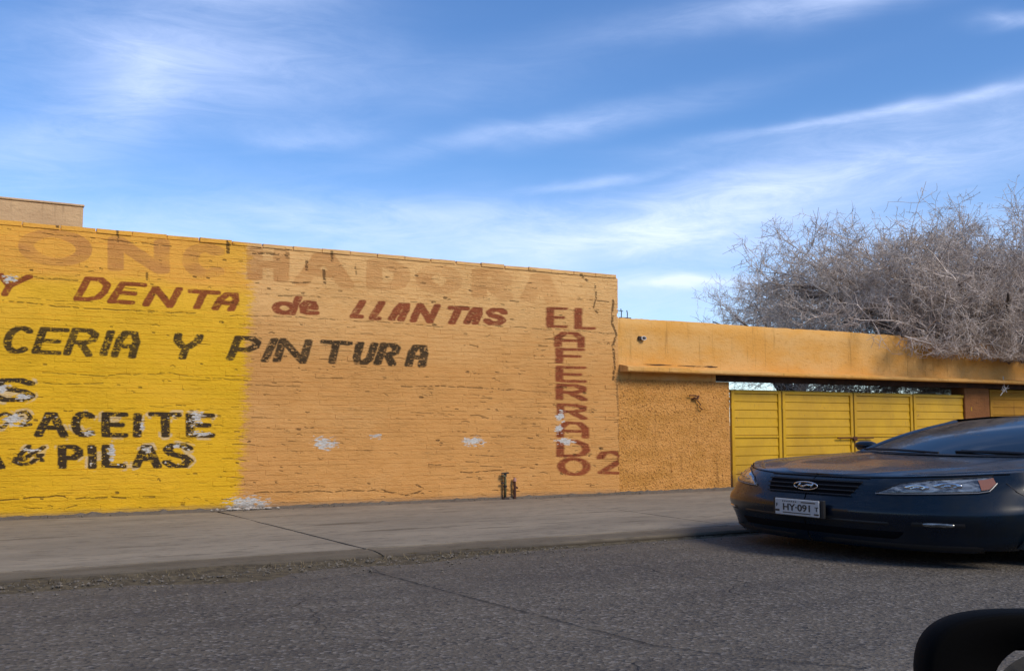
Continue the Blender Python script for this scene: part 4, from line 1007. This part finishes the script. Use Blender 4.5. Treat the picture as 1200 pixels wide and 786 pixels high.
# headlights: long pointed lens, amber outer corner
HA0, HA1 = .215, .715
def hl(u, v):
    a = HA0+(HA1-HA0)*u
    zlo = float(np.interp(u, [0, .12, .8, .9, 1], [.655, .657, .685, .700, .770])); zhi = float(np.interp(u, [0, .16, .4, .85, 1], [.662, .750, .792, .822, .832]))
    return a, zlo+(zhi-zlo)*v
for sd_ in (1, -1):
    h_ = patch('headlight', hl, MAT_LENS, .006, 36, 6, None, sd_)
    def am(u, v): 
        uu = .83+.155*u; a, z = hl(uu, .14+.66*v); return a, z
    g = MB(); rows = []
    for i in range(11):
        row = []
        for j in range(6):
            a, z = am(i/10, j/5); q = surf(a, z, .012); row.append(W(q[0], q[1]*sd_, q[2]))
        rows.append(row)
    g.grid(rows, sd_ < 0); sub(g.build('indicator_lens', MAT_AMBER, None, True), h_)
    for v_, nm in ((0.0, 'lower_trim'), (1.0, 'upper_trim')):
        g = MB(); pts = []
        for i in range(31):
            a, z = hl(i/30, v_); q = surf(a, z, .006); pts.append(W(q[0], q[1]*sd_, q[2]))
        g.tube(pts, .0042, 5); sub(g.build(nm, MAT_TRIM if v_ == 0 else MAT_BLACKP), h_)
    for cu, rr_ in ((.30, .036), (.55, .040)):     # reflector bowls behind the lens
        a, z = hl(cu, .5); q = surf(a, z, .010); n0, n1 = nrm(a)
        g = MB(); c = np.array([q[0], q[1]*sd_, q[2]]); nn = np.array([-n0, -n1*sd_, 0]); tt = np.array([-nn[1], nn[0], 0])
        V = []; 
        for ri, (rad, dep) in enumerate(((1, .0), (.8, .006), (.45, -.002), (.0, .006))):
            for k in range(16):
                an = 2*math.pi*k/16; pq = c+tt*rr_*rad*1.5*math.cos(an)+np.array([0, 0, 1])*rr_*.75*rad*math.sin(an)+nn*dep; V.append(W(*pq))
        F = [(ri*16+k, ri*16+(k+1) % 16, (ri+1)*16+(k+1) % 16, (ri+1)*16+k) for ri in range(3) for k in range(16)]
        g.add(V, F); sub(g.build('reflector_bowl', MAT_CHROME, None, True), h_)
    def fg(u, v):
        a = .385+.13*u; zc = .395; hh = .022*math.sqrt(max(0, 1-(2*u-1)**4))+.001; return a, zc-hh+2*hh*v
    f_ = patch('fog_light', fg, MAT_LENS, .006, 14, 4, None, sd_)
    def fs(u, v): a = .34+.22*u; z = .36+.07*v; return a, z
    patch('fog_recess', fs, MAT_BLACKP, .002, 14, 3, None, sd_)
    # tail light
    def tlf(u, v): return 2.05+.45*u, .80+.15*v
    patch('tail_light', tlf, material('tail_red', (.25, .01, .01), .2, 0, .6, .8)[0], .005, 14, 4, None, sd_)
# matt valance under the bumper
def vl(u, v): return (.02+.62*u), .15+.075*v
for sd_ in (1, -1): patch('valance', vl, MAT_BLACKP, .005, 26, 2, None, sd_)
# shut lines
for sd_ in (1, -1):
    g = MB()
    for pts_ in ([(.76, .77), (.79, .70), (.84, .64), (.98, .62), (1.03, .56)],):
        g = MB(); g.tube([W(surf(a, z, .001)[0], surf(a, z, .001)[1]*sd_, z) for a, z in pts_], .004, 5); CP(g.build('shut_line', MAT_BLACKP))
    for s_ in (1.62, 2.75, 3.45):
        a = 1+(s_-.6)/(LC-1.2); g = MB(); g.tube([W(surf(a, z, .0005)[0], surf(a, z, .0005)[1]*sd_, z) for z in np.linspace(.26, ztop(a)-.004, 14)], .004, 5); CP(g.build('shut_line', MAT_BLACKP))
    g = MB()
    for s_ in (2.45, 3.30):
        a = 1+(s_-.6)/(LC-1.2); q0 = surf(a, .86, .02); g = MB(); g.tube([W(q0[0]-.09, (q0[1]-.01)*sd_, .86), W(q0[0]-.07, (q0[1]+.012)*sd_, .865), W(q0[0]+.07, (q0[1]+.012)*sd_, .867), W(q0[0]+.09, (q0[1]-.01)*sd_, .865)], .014, 7); CP(g.build('door_handle', MAT_CAR))
    # seam between bonnet edge and bumper, above lamp and grille
    g = MB(); g.tube([W(surf(a, ztop(a)-.012, .001)[0], surf(a, ztop(a)-.012, .001)[1]*sd_, ztop(a)-.012) for a in np.linspace(.01, .80, 40)], .0045, 5); CP(g.build('bonnet_gap', MAT_GRILLE))
    # side marker strip on the wing
    q0 = surf(1.03, .585, .008); g = MB(); g.tube([W(.62, (surf(1.006, .60, .004)[1])*sd_, .60), W(.72, (surf(1.03, .60, .004)[1])*sd_, .602)], .008, 6); CP(g.build('side_marker', MAT_CHROME))
    # door mirror
    a = 1+(1.44-.6)/(LC-1.2); q0 = surf(a, ztop(a)); g = MB(); rows = []
    for i in range(9):
        u = -1+2*i/8; rr_ = math.sqrt(max(0, 1-abs(u)**3)); rows.append([W(q0[0]+.02+.05*rr_*math.cos(an), (q0[1]+.02+.075*u)*sd_, q0[2]+.075+.055*rr_*math.sin(an)) for an in np.linspace(0, 2*math.pi, 15)])
    g.grid(rows, sd_ < 0); g.tube([W(q0[0], (q0[1]-.06)*sd_, q0[2]+.02), W(q0[0], (q0[1]+.06)*sd_, q0[2]+.05)], .03, 8); CP(g.build('door_mirror', MAT_CAR, None, True))
# emblem: flattened ring with a slanted letter H
q = surf(.0006, .690, .026); g = MB(); ex, ez = .076, .038
ringp = [W(q[0]+.0, ex*math.cos(an), q[2]+ez*math.sin(an)) for an in np.linspace(0, 2*math.pi, 29)]
g.tube(ringp, .0055, 6)
for pts_ in ([(-.052, -.024), (-.030, .024)], [(.030, -.024), (.052, .024)], [(-.040, -.004), (-.012, -.008), (.012, .008), (.042, .004)]):
    g.tube([W(q[0]-.002, t_, q[2]+z_) for t_, z_ in pts_], .0085, 6)
CP(g.build('emblem', MAT_CHROME, None, True))
# number plate
def text_mesh(name, s, size, mat, extr=.001, xs=1.0):
    cu = bpy.data.curves.new('txt', 'FONT'); cu.body = s; cu.size = size; cu.extrude = extr; cu.align_x = 'CENTER'; cu.align_y = 'CENTER'; cu.offset = size*.018
    o = bpy.data.objects.new('txt', cu); COL.objects.link(o); dg = bpy.context.evaluated_depsgraph_get(); me = bpy.data.meshes.new_from_object(o.evaluated_get(dg))
    bpy.data.objects.remove(o); me.name = name; me.materials.clear(); me.materials.append(mat); return me
PLm, _, _ = material('plate_white', (.46, .46, .45), .4); INK, _, _ = material('plate_ink', (.02, .02, .02), .5)
q = surf(.0006, .50, .03); px_, pz_, pw, ph = q[0], .478, .142, .080
g = MB(); e = W(px_-.0, 0, pz_)
g.box(e[0]-.012, e[0], CYC-pw*HS, CYC+pw*HS, (pz_-ph)*VS, (pz_+ph)*VS, .004); plate = CP(g.build('number_plate', PLm))
g = MB(); g.box(e[0]+.0015, e[0]+.03, CYC-(pw+.02)*HS, CYC+(pw+.02)*HS, (pz_-ph-.01)*VS, (pz_+ph+.006)*VS, .004); CP(g.build('plate_bracket', MAT_BLACKP))
def put_text(s, size, dt, dz, xs=1.0):
    me = text_mesh('plate_text', s, size, INK); o = bpy.data.objects.new('plate_text', me); COL.objects.link(o)
    mw = Matrix.Translation((e[0]-.0135, CYC-dt*HS, pz_*VS+dz)) @ Matrix(((0, 0, -1, 0), (-1, 0, 0, 0), (0, 1, 0, 0), (0, 0, 0, 1))) @ Matrix.Diagonal((xs, 1, 1, 1))
    for v in me.vertices: v.co = mw @ v.co
    sub(o, plate)
put_text('HY·091', .070, .004, -.003, 1.40); put_text('F', .036, -.128, .010, 1.2); put_text('T', .046, .128, -.004, 1.3)
g = MB(); g.box(e[0]-.0135, e[0]-.011, CYC-.09*HS, CYC+.09*HS, pz_*VS-.046, pz_*VS-.039); g.box(e[0]-.0135, e[0]-.011, CYC+.112*HS, CYC+.138*HS, pz_*VS-.038, pz_*VS-.022)
g.box(e[0]-.0135, e[0]-.011, CYC-.142*HS, CYC-.112*HS, pz_*VS-.047, pz_*VS-.036); g.box(e[0]-.0135, e[0]-.011, CYC-.12*HS, CYC-.03*HS, pz_*VS+.038, pz_*VS+.046)
for k in range(7): g.box(e[0]-.0135, e[0]-.011, CYC+(.092-.014*k)*HS, CYC+(.092-.014*k-.008)*HS, pz_*VS+.039, pz_*VS+.047)   # the state line, too small to read
sub(g.build('plate_print', INK), plate)
# inside: rear view mirror, dashboard sticker on the screen
a_, b_ = wsf(.74, .72), wsf(.80, .72); g = MB(); g.grid([[W(*[c+o_ for c, o_ in zip(wsf(u, v), (-.012, 0, .010))]) for v in (.70, .745)] for u in np.linspace(.735, .815, 6)]); 
sub(g.build('screen_sticker', speckle('faded_sticker', (.30, .32, .33), (.16, .18, .19), 30)), wsg)
# wheels and dark wells
for s_ in (.84, 3.66):
    for sd_ in (1, -1):
        cx_, cy_, r_ = W(s_, 0, 0)[0], CYC-.80*HS*sd_, .30
        o = -1 if sd_ > 0 else 1; prof = [(r_*.55, .02), (r_*.95, .0), (r_, .03), (r_, .19), (r_*.95, .22), (r_*.5, .22)]
        n = 40; g = MB(); V = [(cx_+r*math.cos(2*math.pi*k/n)*1.12, cy_+o*(-y+.13), r_+r*math.sin(2*math.pi*k/n)) for r, y in prof for k in range(n)]
        g.add(V, [(i*n+k, i*n+(k+1) % n, (i+1)*n+(k+1) % n, (i+1)*n+k) for i in range(len(prof)-1) for k in range(n)])
        wh = CP(g.build('wheel', MAT_RUBBER, None, True))
        g = MB(); rp = [(r_*.66, .0), (r_*.62, .03), (r_*.30, .045), (.0, .03)]
        V = [(cx_+(r*(1 if i != 1 else (1 if k % 8 < 5 else .97)))*math.cos(2*math.pi*k/n)*1.12, cy_+o*(.125-y-(0 if i != 2 else (.0 if k % 8 < 4 else .02))), r_+r*math.sin(2*math.pi*k/n)) for i, (r, y) in enumerate(rp) for k in range(n)]
        g.add(V, [(i*n+k, i*n+(k+1) % n, (i+1)*n+(k+1) % n, (i+1)*n+k) for i in range(len(rp)-1) for k in range(n)]); sub(g.build('rim', MAT_RIM, None, True), wh)
g = MB(); g.box(*[W(.50, 0, 0)[0], W(4.45, 0, 0)[0]], CYC-.70*HS, CYC+.70*HS, .155, .50*VS+.1); CP(g.build('underbody', MAT_BLACKP))
for c, r_ in AR:
    for sd_ in (1, -1):
        g = MB(); g.grid([[W(c+r_*1.0*math.cos(an), t_*sd_, .19+(AH-.21)*math.sin(an)) for t_ in (.905, .60)] for an in np.linspace(0, math.pi, 20)], sd_ < 0)
        CP(g.build('wheel_arch', MAT_BLACKP))
# cabin: dark seats and dash seen through nothing (glass is near opaque), keeps light from shining through
g = MB(); g.box(W(1.5, 0, 0)[0], W(4.0, 0, 0)[0], CYC-.62*HS, CYC+.62*HS, .4, .93*VS); CP(g.build('cabin_floor', MAT_BLACKP))

# ------------------------------------------------------------------ houses on the other side of the street (unseen, added behind the viewer to darken reflections in paint and glass)
HM = [plain_paint(n_, c_, tuple(q*.85 for q in c_), tuple(q*.6 for q in c_), 1.0) for n_, c_ in (('unseen_cream_wall', (.42, .36, .26)), ('unseen_brick_red_wall', (.28, .13, .08)), ('unseen_grey_block_wall', (.24, .22, .20)), ('unseen_green_wall', (.16, .24, .18)))]
for hx0, hx1, hh_, mi, lab in ((-44, -24, 4.6, 2, 'unseen grey block house far down the street opposite the painted wall'), (-23.6, -9, 3.6, 1, 'unseen brick red house with two windows opposite the painted wall'), (-8.7, 5.5, 4.2, 0, 'unseen cream house with a brown door straight across the street'),
                               (5.8, 19, 3.4, 3, 'unseen green house across the street from the yellow gate'), (19.4, 44, 4.8, 2, 'unseen tall grey block house across the street, far right')):
    hs_ = empty('house', ((hx0+hx1)/2, -9, 0)); tag(hs_, lab, 'house', 'unseen houses across the street')  # unseen house, added only to darken reflections
    g = MB(); g.box(hx0, hx1, -17, -9, 0, hh_, .02); P(g.build('wall', HM[mi]), hs_)
    g = MB(); g.box(hx0-.1, hx1+.1, -17.1, -8.85, hh_, hh_+.18, .02); P(g.build('unseen_house_parapet', HM[(mi+2) % 4]), hs_)
    xx = hx0+1.6; q_ = 0
    while xx+1.8 < hx1:
        g = MB()
        if q_ % 3 == 1: g.box(xx, xx+1.2, -9.02, -8.96, .1, 2.2, .01); P(g.build('unseen_house_door', MAT_PILLAR), hs_)
        else:
            g.box(xx, xx+1.7, -9.02, -8.95, 1.0, 2.3, .01); fr_ = P(g.build('unseen_house_window', MAT_WHITE), hs_)
        xx += 3.6; q_ += 1
mb = MB(); mb.box(-44, 44, -8.99, -6.6, -.02, .05); tag(mb.build('far_pavement', MAT_CONC), kind='structure')

# ------------------------------------------------------------------ own door mirror, lower right
MAT_BLK, _, _ = material('mirror_shell', (.0012, .0012, .0013), .85, 0, .08)
MAT_MIR, _, _ = material('mirror_glass', (.45, .47, .48), .06, 1.0)
mc = pt(1232, 812, 1.05); mx = np.array(_r); mz = np.array([0, 0, 1.]); my = np.cross(mz, mx)   # my points away from the viewer
mir = empty('door_mirror', tuple(mc)); tag(mir, 'black door mirror of the viewing vehicle at the lower right corner', 'mirror')
def ML(x, y, z): return tuple(mc+mx*x+my*y+mz*z)
def se(an, a_, b_, n_=3.4):
    c, s_ = math.cos(an), math.sin(an); return math.copysign(abs(c)**(2/n_), c)*a_, math.copysign(abs(s_)**(2/n_), s_)*b_
rows = []
for (sc_, y) in ((.30, .085), (.62, .080), (.85, .062), (.96, .035), (1.0, .010), (1.0, -.006), (.985, -.014), (.95, -.016)):
    rows.append([ML(se(an, .133*sc_, .083*sc_)[0], y, se(an, .133*sc_, .083*sc_)[1]) for an in np.linspace(0, 2*math.pi, 57)])
# inner lip narrows towards the pane (pane sits to the right)
pane_c = (.046, -.008); 
rows.append([ML(pane_c[0]+se(an, .112, .066, 3.0)[0], -.012, pane_c[1]+se(an, .112, .066, 3.0)[1]) for an in np.linspace(0, 2*math.pi, 57)])
rows.append([ML(pane_c[0]+se(an, .110, .064, 3.0)[0], .004, pane_c[1]+se(an, .110, .064, 3.0)[1]) for an in np.linspace(0, 2*math.pi, 57)])
g = MB(); g.grid(rows, True); P(g.build('housing', MAT_BLK, None, True), mir)
V = [ML(pane_c[0], .000, pane_c[1])]+[ML(pane_c[0]+se(an, .110, .064, 3.0)[0], .000+se(an, .110, .064, 3.0)[1]*-.55+.0, pane_c[1]+se(an, .110, .064, 3.0)[1]) for an in np.linspace(0, 2*math.pi, 56, endpoint=False)]
g = MB(); g.add(V, [(0, 1+(k+1) % 56, 1+k) for k in range(56)]); P(g.build('mirror_pane', MAT_MIR), mir)
g = MB(); g.tube([ML(.05, .03, -.06), ML(.16, .05, -.11), ML(.34, .02, -.14)], [.04, .035, .05], 10); P(g.build('arm', MAT_BLK, None, True), mir)
